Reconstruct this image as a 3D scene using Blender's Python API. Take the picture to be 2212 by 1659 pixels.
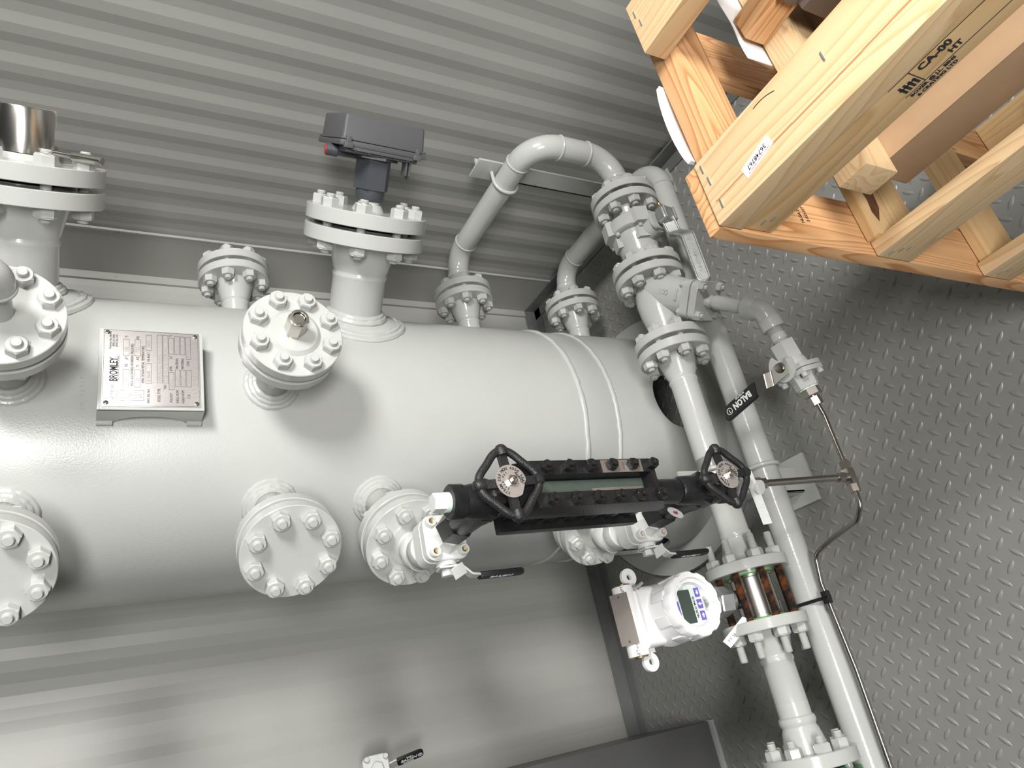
import bpy, bmesh, math, random
from mathutils import Matrix, Vector

# ------------------------------------------------------------------ clear
for o in list(bpy.data.objects):
    bpy.data.objects.remove(o, do_unlink=True)
SC = bpy.context.scene
COL = SC.collection
PI = math.pi
rnd = random.Random(7)

# ------------------------------------------------------------------ camera
CAM = Vector((2.01954, -1.41644, 1.455))
cam_d = bpy.data.cameras.new('camera')
cam_d.sensor_fit = 'HORIZONTAL'
cam_d.sensor_width = 36.0
cam_d.lens = 1608.78 / 2212.0 * 36.0
cam_d.clip_start = 0.02
cam = bpy.data.objects.new('camera', cam_d)
COL.objects.link(cam)
cr = Vector((0.44810819, -0.20083195, -0.87112891))
cdn = Vector((-0.46058315, -0.88702403, -0.03242725))
cfw = Vector((-0.76619985, 0.41575821, -0.48998255))
mc = Matrix.Identity(4)
for i in range(3):
    mc[i][0] = cr[i]; mc[i][1] = -cdn[i]; mc[i][2] = -cfw[i]; mc[i][3] = CAM[i]
cam.matrix_world = mc
SC.camera = cam

# ------------------------------------------------------------------ world, lights, exposure
w = bpy.data.worlds.new('room_glow'); SC.world = w; w.use_nodes = True
bg = w.node_tree.nodes['Background']
bg.inputs[0].default_value = (0.93, 0.95, 1.0, 1); bg.inputs[1].default_value = 0.04


def area(name, loc, target, sx, sy, power, color=(1, 1, 1)):
    l = bpy.data.lights.new(name, 'AREA'); l.shape = 'RECTANGLE'
    l.size = sx; l.size_y = sy; l.energy = power; l.color = color
    o = bpy.data.objects.new(name, l); COL.objects.link(o)
    o.location = loc
    o.rotation_euler = (Vector(target) - Vector(loc)).to_track_quat('-Z', 'Y').to_euler()
    return o


area('ceiling_key_lamp', (3.1, -0.16, 2.40), (0.7, -0.8, 0.9), 0.9, 0.5, 122, (1.0, 0.985, 0.955))
area('ceiling_rear_lamp', (3.2, -1.75, 1.9), (0.5, -0.9, 0.6), 0.8, 0.35, 60, (1.0, 0.99, 0.97))
SC.view_settings.view_transform = 'Standard'
SC.view_settings.look = 'None'
SC.view_settings.gamma = 1.0
SC.view_settings.use_curve_mapping = False
SC.view_settings.exposure = -0.05


# ------------------------------------------------------------------ materials
def new_mat(name):
    m = bpy.data.materials.new(name); m.use_nodes = True
    return m, m.node_tree.nodes, m.node_tree.links, m.node_tree.nodes['Principled BSDF']


def simple(name, col, rough=0.4, metal=0.0, bump=0.0, bscale=400.0, var=0.0, vscale=30.0, coat=0.0, spec=0.5):
    m, N, L, b = new_mat(name)
    b.inputs['Base Color'].default_value = (*col, 1)
    b.inputs['Roughness'].default_value = rough
    b.inputs['Metallic'].default_value = metal
    b.inputs['Coat Weight'].default_value = coat
    b.inputs['Specular IOR Level'].default_value = spec
    tc = N.new('ShaderNodeTexCoord')
    if bump:
        n = N.new('ShaderNodeTexNoise'); n.inputs['Scale'].default_value = bscale; n.inputs['Detail'].default_value = 3
        L.new(tc.outputs['Object'], n.inputs['Vector'])
        bp = N.new('ShaderNodeBump'); bp.inputs['Strength'].default_value = bump; bp.inputs['Distance'].default_value = 0.001
        L.new(n.outputs['Fac'], bp.inputs['Height']); L.new(bp.outputs['Normal'], b.inputs['Normal'])
    if var:
        n = N.new('ShaderNodeTexNoise'); n.inputs['Scale'].default_value = vscale; n.inputs['Detail'].default_value = 6
        L.new(tc.outputs['Object'], n.inputs['Vector'])
        r = N.new('ShaderNodeValToRGB')
        r.color_ramp.elements[0].position = 0.3; r.color_ramp.elements[1].position = 0.7
        r.color_ramp.elements[0].color = (*[max(0, c * (1 - var)) for c in col], 1)
        r.color_ramp.elements[1].color = (*[min(1, c * (1 + var)) for c in col], 1)
        L.new(n.outputs['Fac'], r.inputs['Fac']); L.new(r.outputs['Color'], b.inputs['Base Color'])
    return m


PAINT = simple('grey_enamel_paint', (0.46, 0.47, 0.45), 0.17, 0, 0.16, 260, 0.03, 9)
PAINT_S = simple('grey_enamel_paint_shell', (0.46, 0.47, 0.45), 0.30, 0, 0.25, 330, 0.03, 5)
PAINT_W = simple('pale_grey_valve_paint', (0.62, 0.63, 0.61), 0.3, 0, 0.25, 180, 0.04, 40)
WHITE = simple('white_powder_coat', (0.80, 0.80, 0.80), 0.38, 0, 0.15, 700)
WALL = simple('ribbed_panel_paint', (0.40, 0.40, 0.375), 0.42, 0, 0.05, 500, 0.02, 3)
TRIM = simple('galvanised_trim', (0.20, 0.205, 0.20), 0.45, 0.25, 0.1, 120, 0.12, 14)
FLASH = simple('panel_flashing', (0.40, 0.40, 0.375), 0.4, 0.05, 0.05, 300, 0.02, 4)
BLACK = simple('black_gauge_paint', (0.012, 0.012, 0.013), 0.32, 0, 0.5, 350, 0.3, 60)
BLACKM = simple('black_cast_paint', (0.016, 0.016, 0.017), 0.38, 0, 0.9, 520)
RUBBER = simple('black_vinyl_grip', (0.012, 0.012, 0.013), 0.45)
POCKET_SHADE = simple('pocket_shade_black', (0.004, 0.004, 0.004), 0.9)  # near-black colour, paints the shade inside the housing pockets
STEEL = simple('stainless_steel', (0.56, 0.54, 0.50), 0.24, 1.0, 0.05, 200)
STEELD = simple('machined_dark_steel', (0.26, 0.24, 0.23), 0.3, 1.0, 0.08, 300)
ZINC = simple('zinc_plated_steel', (0.55, 0.56, 0.56), 0.28, 0.85, 0.2, 160, 0.1, 40)
NICK = simple('nickel_tube', (0.50, 0.46, 0.42), 0.26, 1.0)
TUBE = simple('stainless_tube', (0.38, 0.36, 0.33), 0.25, 1.0)
BRASS = simple('brass', (0.55, 0.38, 0.14), 0.3, 1.0)
GASKET = simple('black_gasket', (0.012, 0.012, 0.012), 0.7)
GREEN = simple('green_gasket', (0.10, 0.36, 0.06), 0.45)
GREENV = simple('green_valve_paint', (0.012, 0.20, 0.055), 0.3, 0, 0.2, 200)
TAPE = simple('pale_green_sealant', (0.62, 0.78, 0.68), 0.6)
PLASTIC = simple('dark_grey_plastic', (0.085, 0.085, 0.092), 0.45, 0, 0.15, 900)
PLASTICD = simple('charcoal_coupling', (0.05, 0.055, 0.065), 0.5, 0, 0.2, 400)
RED = simple('red_plastic', (0.45, 0.02, 0.03), 0.4)
INK = simple('black_ink', (0.015, 0.015, 0.02), 0.6)
INKG = simple('grey_stamp', (0.33, 0.32, 0.31), 0.5, 0.3)
WINK = simple('white_ink', (0.85, 0.85, 0.85), 0.5)
REDI = simple('red_ink', (0.5, 0.05, 0.1), 0.6)
PURP = simple('purple_key', (0.16, 0.12, 0.48), 0.4)
PAPER = simple('white_paper', (0.86, 0.86, 0.87), 0.5)
LCD = simple('lcd_glass', (0.055, 0.075, 0.065), 0.12)
CARD = simple('brown_cardboard', (0.36, 0.235, 0.135), 0.75, 0, 0.1, 300, 0.06, 20)
DGREY = simple('dark_grey_cabinet_paint', (0.10, 0.10, 0.098), 0.42, 0, 0.1, 300)
DRUM = simple('pale_grey_drum', (0.42, 0.40, 0.40), 0.5, 0, 0.1, 200, 0.1, 20)
MOULD = simple('brown_grey_moulded_plastic', (0.13, 0.10, 0.085), 0.45, 0, 0.1, 300)
TAGM = simple('brushed_tag', (0.36, 0.32, 0.29), 0.38, 0.7, 0.1, 80, 0.06, 30)


def plate_mat():
    m, N, L, b = new_mat('brushed_aluminium_plate')
    b.inputs['Metallic'].default_value = 0.75; b.inputs['Roughness'].default_value = 0.36
    tc = N.new('ShaderNodeTexCoord'); mp = N.new('ShaderNodeMapping'); mp.inputs['Scale'].default_value = (40, 500, 40)
    n = N.new('ShaderNodeTexNoise'); n.inputs['Scale'].default_value = 2
    L.new(tc.outputs['Object'], mp.inputs[0]); L.new(mp.outputs[0], n.inputs['Vector'])
    r = N.new('ShaderNodeValToRGB'); r.color_ramp.elements[0].color = (0.52, 0.49, 0.48, 1); r.color_ramp.elements[1].color = (0.74, 0.70, 0.69, 1)
    L.new(n.outputs['Fac'], r.inputs['Fac']); L.new(r.outputs[0], b.inputs['Base Color'])
    return m


PLATE = plate_mat()


def rust_mat():
    m, N, L, b = new_mat('rusty_threaded_rod')
    tc = N.new('ShaderNodeTexCoord'); n = N.new('ShaderNodeTexNoise'); n.inputs['Scale'].default_value = 45; n.inputs['Detail'].default_value = 6
    L.new(tc.outputs['Object'], n.inputs['Vector'])
    r = N.new('ShaderNodeValToRGB')
    r.color_ramp.elements[0].position = 0.42; r.color_ramp.elements[0].color = (0.022, 0.017, 0.014, 1)
    r.color_ramp.elements[1].position = 0.72; r.color_ramp.elements[1].color = (0.32, 0.10, 0.02, 1)
    L.new(n.outputs['Fac'], r.inputs['Fac']); L.new(r.outputs[0], b.inputs['Base Color'])
    b.inputs['Roughness'].default_value = 0.55; b.inputs['Metallic'].default_value = 0.35
    return m


RUST = rust_mat()


def floor_mat():
    m, N, L, b = new_mat('grey_painted_checker_plate')
    tc = N.new('ShaderNodeTexCoord')
    n = N.new('ShaderNodeTexNoise'); n.inputs['Scale'].default_value = 3.0; n.inputs['Detail'].default_value = 5
    L.new(tc.outputs['Object'], n.inputs['Vector'])
    r = N.new('ShaderNodeValToRGB')
    r.color_ramp.elements[0].position = 0.35; r.color_ramp.elements[0].color = (0.225, 0.225, 0.21, 1)
    r.color_ramp.elements[1].position = 0.7; r.color_ramp.elements[1].color = (0.275, 0.275, 0.26, 1)
    L.new(n.outputs['Fac'], r.inputs['Fac'])
    # worn dark scuffs
    n2 = N.new('ShaderNodeTexNoise'); n2.inputs['Scale'].default_value = 60; n2.inputs['Detail'].default_value = 4
    L.new(tc.outputs['Object'], n2.inputs['Vector'])
    r2 = N.new('ShaderNodeValToRGB'); r2.color_ramp.elements[0].position = 0.73; r2.color_ramp.elements[0].color = (0, 0, 0, 1)
    r2.color_ramp.elements[1].position = 0.80; r2.color_ramp.elements[1].color = (1, 1, 1, 1)
    L.new(n2.outputs['Fac'], r2.inputs['Fac'])
    mx = N.new('ShaderNodeMixRGB'); mx.inputs[2].default_value = (0.06, 0.055, 0.045, 1)
    L.new(r2.outputs[0], mx.inputs[0]); L.new(r.outputs[0], mx.inputs[1])
    # brown grime line along the wall angle
    L.new(mx.outputs[0], b.inputs['Base Color'])
    b.inputs['Roughness'].default_value = 0.36
    n3 = N.new('ShaderNodeTexNoise'); n3.inputs['Scale'].default_value = 220
    L.new(tc.outputs['Object'], n3.inputs['Vector'])
    bp = N.new('ShaderNodeBump'); bp.inputs['Strength'].default_value = 0.15; bp.inputs['Distance'].default_value = 0.001
    L.new(n3.outputs['Fac'], bp.inputs['Height']); L.new(bp.outputs['Normal'], b.inputs['Normal'])
    return m


FLOORM = floor_mat()


def wood(name, light, dark, ring=26.0, knots=0.0):
    m, N, L, b = new_mat(name)
    tc = N.new('ShaderNodeTexCoord'); oi = N.new('ShaderNodeObjectInfo')
    mp = N.new('ShaderNodeMapping'); mp.inputs['Scale'].default_value = (0.55, 6, 6)
    off = N.new('ShaderNodeVectorMath'); off.operation = 'SCALE'; off.inputs[0].default_value = (7, 13, 5)
    L.new(oi.outputs['Random'], off.inputs['Scale'])
    ad = N.new('ShaderNodeVectorMath'); ad.operation = 'ADD'
    L.new(tc.outputs['Object'], mp.inputs[0]); L.new(mp.outputs[0], ad.inputs[0]); L.new(off.outputs[0], ad.inputs[1])
    n = N.new('ShaderNodeTexNoise'); n.inputs['Scale'].default_value = 1.6; n.inputs['Detail'].default_value = 2
    L.new(ad.outputs[0], n.inputs['Vector'])
    mu = N.new('ShaderNodeMath'); mu.operation = 'MULTIPLY'; mu.inputs[1].default_value = ring
    L.new(n.outputs['Fac'], mu.inputs[0])
    fr = N.new('ShaderNodeMath'); fr.operation = 'FRACT'; L.new(mu.outputs[0], fr.inputs[0])
    r = N.new('ShaderNodeValToRGB'); e = r.color_ramp.elements
    e[0].position = 0.0; e[0].color = (*light, 1); e[1].position = 0.62; e[1].color = (*[(a * .6 + c * .4) for a, c in zip(light, dark)], 1)
    x = e.new(0.86); x.color = (*dark, 1); x = e.new(0.97); x.color = (*light, 1)
    L.new(fr.outputs[0], r.inputs['Fac'])
    # fine fibre
    mp2 = N.new('ShaderNodeMapping'); mp2.inputs['Scale'].default_value = (8, 260, 260)
    L.new(tc.outputs['Object'], mp2.inputs[0])
    n2 = N.new('ShaderNodeTexNoise'); n2.inputs['Scale'].default_value = 1.0; n2.inputs['Detail'].default_value = 3
    L.new(mp2.outputs[0], n2.inputs['Vector'])
    mx = N.new('ShaderNodeMixRGB'); mx.blend_type = 'MULTIPLY'; mx.inputs[0].default_value = 0.35
    r3 = N.new('ShaderNodeValToRGB'); r3.color_ramp.elements[0].color = (0.62, 0.55, 0.48, 1); r3.color_ramp.elements[1].color = (1, 1, 1, 1)
    L.new(n2.outputs['Fac'], r3.inputs['Fac']); L.new(r.outputs[0], mx.inputs[1]); L.new(r3.outputs[0], mx.inputs[2])
    L.new(mx.outputs[0], b.inputs['Base Color'])
    b.inputs['Roughness'].default_value = 0.6
    bp = N.new('ShaderNodeBump'); bp.inputs['Strength'].default_value = 0.2; bp.inputs['Distance'].default_value = 0.0006
    L.new(n2.outputs['Fac'], bp.inputs['Height']); L.new(bp.outputs['Normal'], b.inputs['Normal'])
    return m


PINE = wood('pale_pine', (0.74, 0.55, 0.33), (0.60, 0.40, 0.20), 27)
PINE2 = wood('tan_pine', (0.66, 0.46, 0.24), (0.54, 0.34, 0.15), 16)
FIR = wood('orange_fir', (0.70, 0.42, 0.21), (0.46, 0.20, 0.07), 30)
BARK = simple('dark_bark_streak', (0.10, 0.035, 0.012), 0.6, 0, 0.4, 120, 0.5, 50)

# ------------------------------------------------------------------ helpers
def frame(p, n, up=(0, 0, 1)):
    """Matrix whose Z axis is n and whose Y axis is close to up."""
    z = Vector(n).normalized(); u = Vector(up)
    if abs(z.dot(u.normalized())) > 0.98:
        u = Vector((0, 1, 0)) if abs(z.y) < 0.9 else Vector((1, 0, 0))
    x = u.cross(z).normalized(); y = z.cross(x)
    m = Matrix.Identity(4)
    for i in range(3):
        m[i][0] = x[i]; m[i][1] = y[i]; m[i][2] = z[i]; m[i][3] = p[i]
    return m


def T(x, y, z):
    return Matrix.Translation((x, y, z))


def lathe(bm, prof, M=Matrix.Identity(4), seg=48, cap=True):
    """prof: list of (r, z); closed at the ends with n-gons when cap."""
    rings = []
    for r, z in prof:
        if r < 1e-6:
            rings.append([bm.verts.new(M @ Vector((0, 0, z)))])
        else:
            rings.append([bm.verts.new(M @ Vector((r * math.cos(2 * PI * k / seg), r * math.sin(2 * PI * k / seg), z))) for k in range(seg)])
    for a, b in zip(rings, rings[1:]):
        if len(a) == 1 and len(b) == 1:
            continue
        for k in range(seg):
            k2 = (k + 1) % seg
            if len(a) == 1:
                bm.faces.new((a[0], b[k], b[k2]))
            elif len(b) == 1:
                bm.faces.new((a[k], b[0], a[k2]))
            else:
                bm.faces.new((a[k], b[k], b[k2], a[k2]))
    if cap:
        for rg, rev in ((rings[0], True), (rings[-1], False)):
            if len(rg) > 1:
                bm.faces.new(rg[::-1] if rev else rg)
    return bm


def cyl(bm, p0, p1, r, seg=32, r2=None, ch=0.0):
    p0 = Vector(p0); p1 = Vector(p1); d = p1 - p0; L = d.length
    M = frame(p0, d)
    r2 = r if r2 is None else r2
    if ch:
        lathe(bm, [(r - ch, 0), (r, ch), (r2, L - ch), (r2 - ch, L)], M, seg)
    else:
        lathe(bm, [(r, 0), (r2, L)], M, seg)
    return bm


def prism(bm, pts, z0, z1, M=Matrix.Identity(4), ch=0.0):
    """extruded polygon (x, y) list between z0 and z1 with optional top chamfer."""
    c = Vector((sum(p[0] for p in pts) / len(pts), sum(p[1] for p in pts) / len(pts)))
    lay = []
    levels = [(z0, 1.0), (z1, 1.0)] if not ch else [(z0, 1.0), (z1 - ch, 1.0), (z1, None)]
    for z, s in levels:
        row = []
        for p in pts:
            q = Vector(p[:2])
            if s is None:
                d = q - c
                q = c + d * max(0.2, (d.length - ch) / d.length)
            row.append(bm.verts.new(M @ Vector((q.x, q.y, z))))
        lay.append(row)
    n = len(pts)
    bm.faces.new(lay[0][::-1]); bm.faces.new(lay[-1])
    for a, b in zip(lay, lay[1:]):
        for k in range(n):
            bm.faces.new((a[k], a[(k + 1) % n], b[(k + 1) % n], b[k]))
    return bm


def box(bm, lo, hi, M=Matrix.Identity(4), bev=0.0):
    x0, y0, z0 = lo; x1, y1, z1 = hi
    vs = [bm.verts.new(M @ Vector(p)) for p in ((x0, y0, z0), (x1, y0, z0), (x1, y1, z0), (x0, y1, z0), (x0, y0, z1), (x1, y0, z1), (x1, y1, z1), (x0, y1, z1))]
    fs = [bm.faces.new([vs[i] for i in f]) for f in ((0, 3, 2, 1), (4, 5, 6, 7), (0, 1, 5, 4), (1, 2, 6, 5), (2, 3, 7, 6), (3, 0, 4, 7))]
    if bev:
        es = list({e for f in fs for e in f.edges})
        bmesh.ops.bevel(bm, geom=es, offset=bev, segments=2, profile=0.6, affect='EDGES')
    return bm


def hexpts(af, rot=0.0, n=6):
    R = af / 2 / math.cos(PI / n)
    return [(R * math.cos(2 * PI * k / n + rot), R * math.sin(2 * PI * k / n + rot)) for k in range(n)]


def roundrect(w, h, r, n=5):
    out = []
    for cx, cy, a0 in ((w / 2 - r, h / 2 - r, 0), (-w / 2 + r, h / 2 - r, PI / 2), (-w / 2 + r, -h / 2 + r, PI), (w / 2 - r, -h / 2 + r, 1.5 * PI)):
        for k in range(n + 1):
            a = a0 + k * PI / 2 / n
            out.append((cx + r * math.cos(a), cy + r * math.sin(a)))
    return out


def fillet(pts, rad, n=10):
    """polyline with rounded corners."""
    pts = [Vector(p) for p in pts]
    rads = rad if isinstance(rad, (list, tuple)) else [rad] * len(pts)
    out = [pts[0]]
    for i in range(1, len(pts) - 1):
        a = (pts[i - 1] - pts[i]); b = (pts[i + 1] - pts[i])
        ua, ub = a.normalized(), b.normalized()
        ang = ua.angle(ub)
        t = rads[i] / math.tan(ang / 2)
        t = min(t, a.length * 0.49 if i > 1 else a.length * .98, b.length * 0.49 if i < len(pts) - 2 else b.length * .98)
        r = t * math.tan(ang / 2)
        bis = (ua + ub).normalized(); cen = pts[i] + bis * (r / math.sin(ang / 2))
        p0 = pts[i] + ua * t; p1 = pts[i] + ub * t
        v0 = p0 - cen; v1 = p1 - cen
        tot = v0.angle(v1); axis = v0.cross(v1).normalized()
        for k in range(n + 1):
            out.append(cen + Matrix.Rotation(tot * k / n, 3, axis) @ v0)
    out.append(pts[-1])
    return out


def sweep(bm, pts, r, seg=24, closed=False, jit=0.0, cap=True):
    """tube along a polyline (parallel transport); r may be a list."""
    pts = [Vector(p) for p in pts]; n = len(pts)
    rr = r if isinstance(r, (list, tuple)) else [r] * n
    def tan(i):
        if closed:
            return (pts[(i + 1) % n] - pts[i - 1]).normalized()
        return (pts[min(i + 1, n - 1)] - pts[max(i - 1, 0)]).normalized()
    t0 = tan(0); u = t0.orthogonal().normalized()
    rings = []
    for i in range(n):
        t = tan(i)
        u = (u - t * u.dot(t)).normalized(); v = t.cross(u)
        q = rr[i] * (1 + (rnd.uniform(-jit, jit) if jit else 0))
        rings.append([bm.verts.new(pts[i] + (u * math.cos(2 * PI * k / seg) + v * math.sin(2 * PI * k / seg)) * q) for k in range(seg)])
    prs = list(zip(rings, rings[1:])) + ([(rings[-1], rings[0])] if closed else [])
    for a, b in prs:
        for k in range(seg):
            bm.faces.new((a[k], a[(k + 1) % seg], b[(k + 1) % seg], b[k]))
    if cap and not closed:
        bm.faces.new(rings[0][::-1]); bm.faces.new(rings[-1])
    return bm


def ribbon(bm, pts, width_dir, w, t):
    """flat bar of width w and thickness t following pts; width along width_dir."""
    pts = [Vector(p) for p in pts]; wd = Vector(width_dir).normalized(); n = len(pts)
    ww = w if isinstance(w, (list, tuple)) else [w] * n
    rows = []
    for i in range(n):
        tg = (pts[min(i + 1, n - 1)] - pts[max(i - 1, 0)]).normalized()
        nn = tg.cross(wd).normalized()
        a = wd * ww[i] / 2; b = nn * t / 2
        rows.append([bm.verts.new(pts[i] + s) for s in (a + b, -a + b, -a - b, a - b)])
    for p, q in zip(rows, rows[1:]):
        for k in range(4):
            bm.faces.new((p[k], p[(k + 1) % 4], q[(k + 1) % 4], q[k]))
    bm.faces.new(rows[0][::-1]); bm.faces.new(rows[-1])
    return bm


def torus(bm, M, R, r, seg=40, s2=10, jit=0.0):
    pts = [M @ Vector((R * math.cos(2 * PI * k / seg), R * math.sin(2 * PI * k / seg), 0)) for k in range(seg)]
    return sweep(bm, pts, r, s2, True, jit)


_txt_cache = {}


def text(bm, s, size, M, align='LEFT', sx=1.0, ext=0.0004, bold=0.0):
    """text laid in the XY plane of M, raised along its Z."""
    key = (s, align, bold)
    if key not in _txt_cache:
        cu = bpy.data.curves.new('lettering', 'FONT'); cu.body = s; cu.align_x = align; cu.align_y = 'CENTER'
        cu.resolution_u = 2; cu.extrude = 0.02; cu.offset = bold
        o = bpy.data.objects.new('lettering', cu); COL.objects.link(o)
        dg = bpy.context.evaluated_depsgraph_get(); dg.update()
        me = o.evaluated_get(dg).to_mesh()
        _txt_cache[key] = ([v.co.copy() for v in me.vertices], [list(p.vertices) for p in me.polygons])
        o.evaluated_get(dg).to_mesh_clear()
        bpy.data.objects.remove(o, do_unlink=True); bpy.data.curves.remove(cu)
    vs, fs = _txt_cache[key]
    nv = [bm.verts.new(M @ Vector((v.x * size * sx, v.y * size, ext if v.z > 0 else -ext))) for v in vs]
    for f in fs:
        try:
            bm.faces.new([nv[i] for i in f])
        except ValueError:
            pass
    return bm


# ---- object bookkeeping
def mesh_from(bm, name, mat, ang=38):
    bmesh.ops.recalc_face_normals(bm, faces=bm.faces[:])
    me = bpy.data.meshes.new(name); bm.to_mesh(me); bm.free()
    me.materials.append(mat)
    me.polygons.foreach_set('use_smooth', [True] * len(me.polygons))
    me.set_sharp_from_angle(angle=math.radians(ang))
    return me


def origin_of(o):
    p = Vector((0, 0, 0))
    while o is not None:
        p += o.location; o = o.parent
    return p


def thing(name, label, cat, loc, group=None):
    o = bpy.data.objects.new(name, None); o.empty_display_size = 0.05
    COL.objects.link(o); o.location = loc
    o['label'] = label; o['category'] = cat
    if group:
        o['group'] = group
    return o


def part(name, bm, mat, parent, label=None, ang=38, kind=None):
    """bm holds world coordinates."""
    p = origin_of(parent)
    bmesh.ops.translate(bm, vec=-p, verts=bm.verts[:])
    o = bpy.data.objects.new(name, mesh_from(bm, name, mat, ang)); COL.objects.link(o); o.parent = parent
    if label:
        o['label'] = label
    if kind:
        o['kind'] = kind
    return o


def solo(name, bm, mat, label, cat, loc, group=None, ang=38):
    """a thing that is one mesh."""
    bmesh.ops.translate(bm, vec=-Vector(loc), verts=bm.verts[:])
    o = bpy.data.objects.new(name, mesh_from(bm, name, mat, ang)); COL.objects.link(o); o.location = loc
    o['label'] = label; o['category'] = cat
    if group:
        o['group'] = group
    return o


def struct(name, bm, mat, ang=30):
    o = bpy.data.objects.new(name, mesh_from(bm, name, mat, ang)); COL.objects.link(o); o['kind'] = 'structure'
    return o


def NB():
    return bmesh.new()


# ------------------------------------------------------------------ setting: floor, walls, trims
def ribs(x0, x1, pitch=0.1, depth=0.005, start=0.0):
    """profile (s, d) of the ribbed liner; d is how far it stands off the wall."""
    out = []; k = math.floor((x0 - start) / pitch) - 1
    while start + k * pitch < x1 + pitch:
        s = start + k * pitch
        for a, d in ((0.0, 0.0), (0.025, 0.0), (0.050, depth), (0.075, depth)):
            if x0 <= s + a <= x1:
                out.append((s + a, d))
        k += 1
    return out


def ribbed_wall(name, mapf, s0, s1, z0, z1, start):
    bm = NB(); prof = ribs(s0, s1, 0.1, 0.0034, start)
    prof = [(s0, 0.0)] + prof + [(s1, 0.0)]
    lo = [bm.verts.new(mapf(s, d, z0)) for s, d in prof]; hi = [bm.verts.new(mapf(s, d, z1)) for s, d in prof]
    b0 = [bm.verts.new(mapf(s, -0.04, z)) for s, z in ((s0, z0), (s1, z0), (s1, z1), (s0, z1))]
    for k in range(len(prof) - 1):
        bm.faces.new((lo[k], lo[k + 1], hi[k + 1], hi[k]))
    bm.faces.new(b0)
    bm.faces.new(lo + [b0[1], b0[0]]); bm.faces.new(hi + [b0[2], b0[3]])
    bm.faces.new((lo[0], hi[0], b0[3], b0[0])); bm.faces.new((lo[-1], hi[-1], b0[2], b0[1]))
    return struct(name, bm, WALL, 4)


ribbed_wall('wall_right', lambda s, d, z: Vector((s, -d, z)), 0.0, 3.4, 0.0, 2.6, 0.03)
ribbed_wall('wall_left', lambda s, d, z: Vector((d, -s, z)), 0.0, 3.0, 0.0, 2.6, 0.055)

# floor: checker plate
bm = NB()
f0 = [bm.verts.new(p) for p in ((-0.04, -3.2, 0), (3.6, -3.2, 0), (3.6, 0.04, 0), (-0.04, 0.04, 0))]
f1 = [bm.verts.new(p) for p in ((-0.04, -3.2, -0.03), (3.6, -3.2, -0.03), (3.6, 0.04, -0.03), (-0.04, 0.04, -0.03))]
bm.faces.new(f0); bm.faces.new(f1[::-1])
for k in range(4):
    bm.faces.new((f0[k], f1[k], f1[(k + 1) % 4], f0[(k + 1) % 4]))
PITCH = 0.0300
lens = [(-.5, 0), (-.32, .34), (0, .5), (.32, .34), (.5, 0), (.32, -.34), (0, -.5), (-.32, -.34)]
LL, LW, LH = 0.0285, 0.0102, 0.0025
c45 = math.sqrt(.5)
rng = 75
for i in range(-rng, rng):
    for j in range(-rng, rng):
        a = i * PITCH; b = j * PITCH
        X = 0.9 + (a - b) * c45; Y = -0.95 + (a + b) * c45
        if not (0.055 < X < 1.85 and -1.95 < Y < -0.055):
            continue
        if (i + j) % 2 == 0:
            e, f = Vector((c45, c45, 0)), Vector((-c45, c45, 0))
        else:
            e, f = Vector((-c45, c45, 0)), Vector((-c45, -c45, 0))
        o = Vector((X, Y, 0))
        lo = [bm.verts.new(o + e * (u * LL) + f * (v * LW)) for u, v in lens]
        hi = [bm.verts.new(o + e * (u * LL * .62) + f * (v * LW * .45) + Vector((0, 0, LH))) for u, v in lens]
        bm.faces.new(hi)
        for k in range(8):
            bm.faces.new((lo[k], lo[(k + 1) % 8], hi[(k + 1) % 8], hi[k]))
struct('floor', bm, FLOORM, 60)

# angle iron along the foot of both walls
def angle_trim(name, mapf, s0, s1):
    bm = NB()
    sec = [(0.010, 0.0), (0.052, 0.0), (0.052, 0.005), (0.016, 0.005), (0.016, 0.046), (0.010, 0.046)]
    a = [bm.verts.new(mapf(s0, d, z)) for d, z in sec]; b = [bm.verts.new(mapf(s1, d, z)) for d, z in sec]
    bm.faces.new(a); bm.faces.new(b[::-1])
    for k in range(6):
        bm.faces.new((a[k], a[(k + 1) % 6], b[(k + 1) % 6], b[k]))
    return struct(name, bm, TRIM)


angle_trim('baseboard_right', lambda s, d, z: Vector((s, -d, z)), 0.012, 3.4)
angle_trim('baseboard_left', lambda s, d, z: Vector((d, -s, z)), 0.012, 3.0)
# corner flashing with hemmed edge and pop rivets
bm = NB()
box(bm, (0.0, -0.0125, 0.046), (0.213, -0.0095, 2.6))
box(bm, (0.208, -0.0165, 0.046), (0.214, -0.0095, 2.6))
box(bm, (0.0, -0.036, 0.046), (0.0125, -0.0095, 2.6))
struct('trim_1', bm, FLASH)
bm = NB()
for k in range(5):
    for dx, dy in ((0.200, -0.0125),):
        lathe(bm, [(0.004, 0), (0.0036, 0.0015), (0.002, 0.0025), (0, 0.0028)], frame((dx, dy, 0.33 + k * 0.36), (0, -1, 0)), 12)
    lathe(bm, [(0.0035, 0), (0.003, 0.0015), (0, 0.0022)], frame((0.0125, -0.024, 0.33 + k * 0.36), (1, 0, 0)), 12)
struct('trim_2', bm, FLASH)

# ------------------------------------------------------------------ bolting hardware
_nut = {}; _stud = {}


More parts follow.
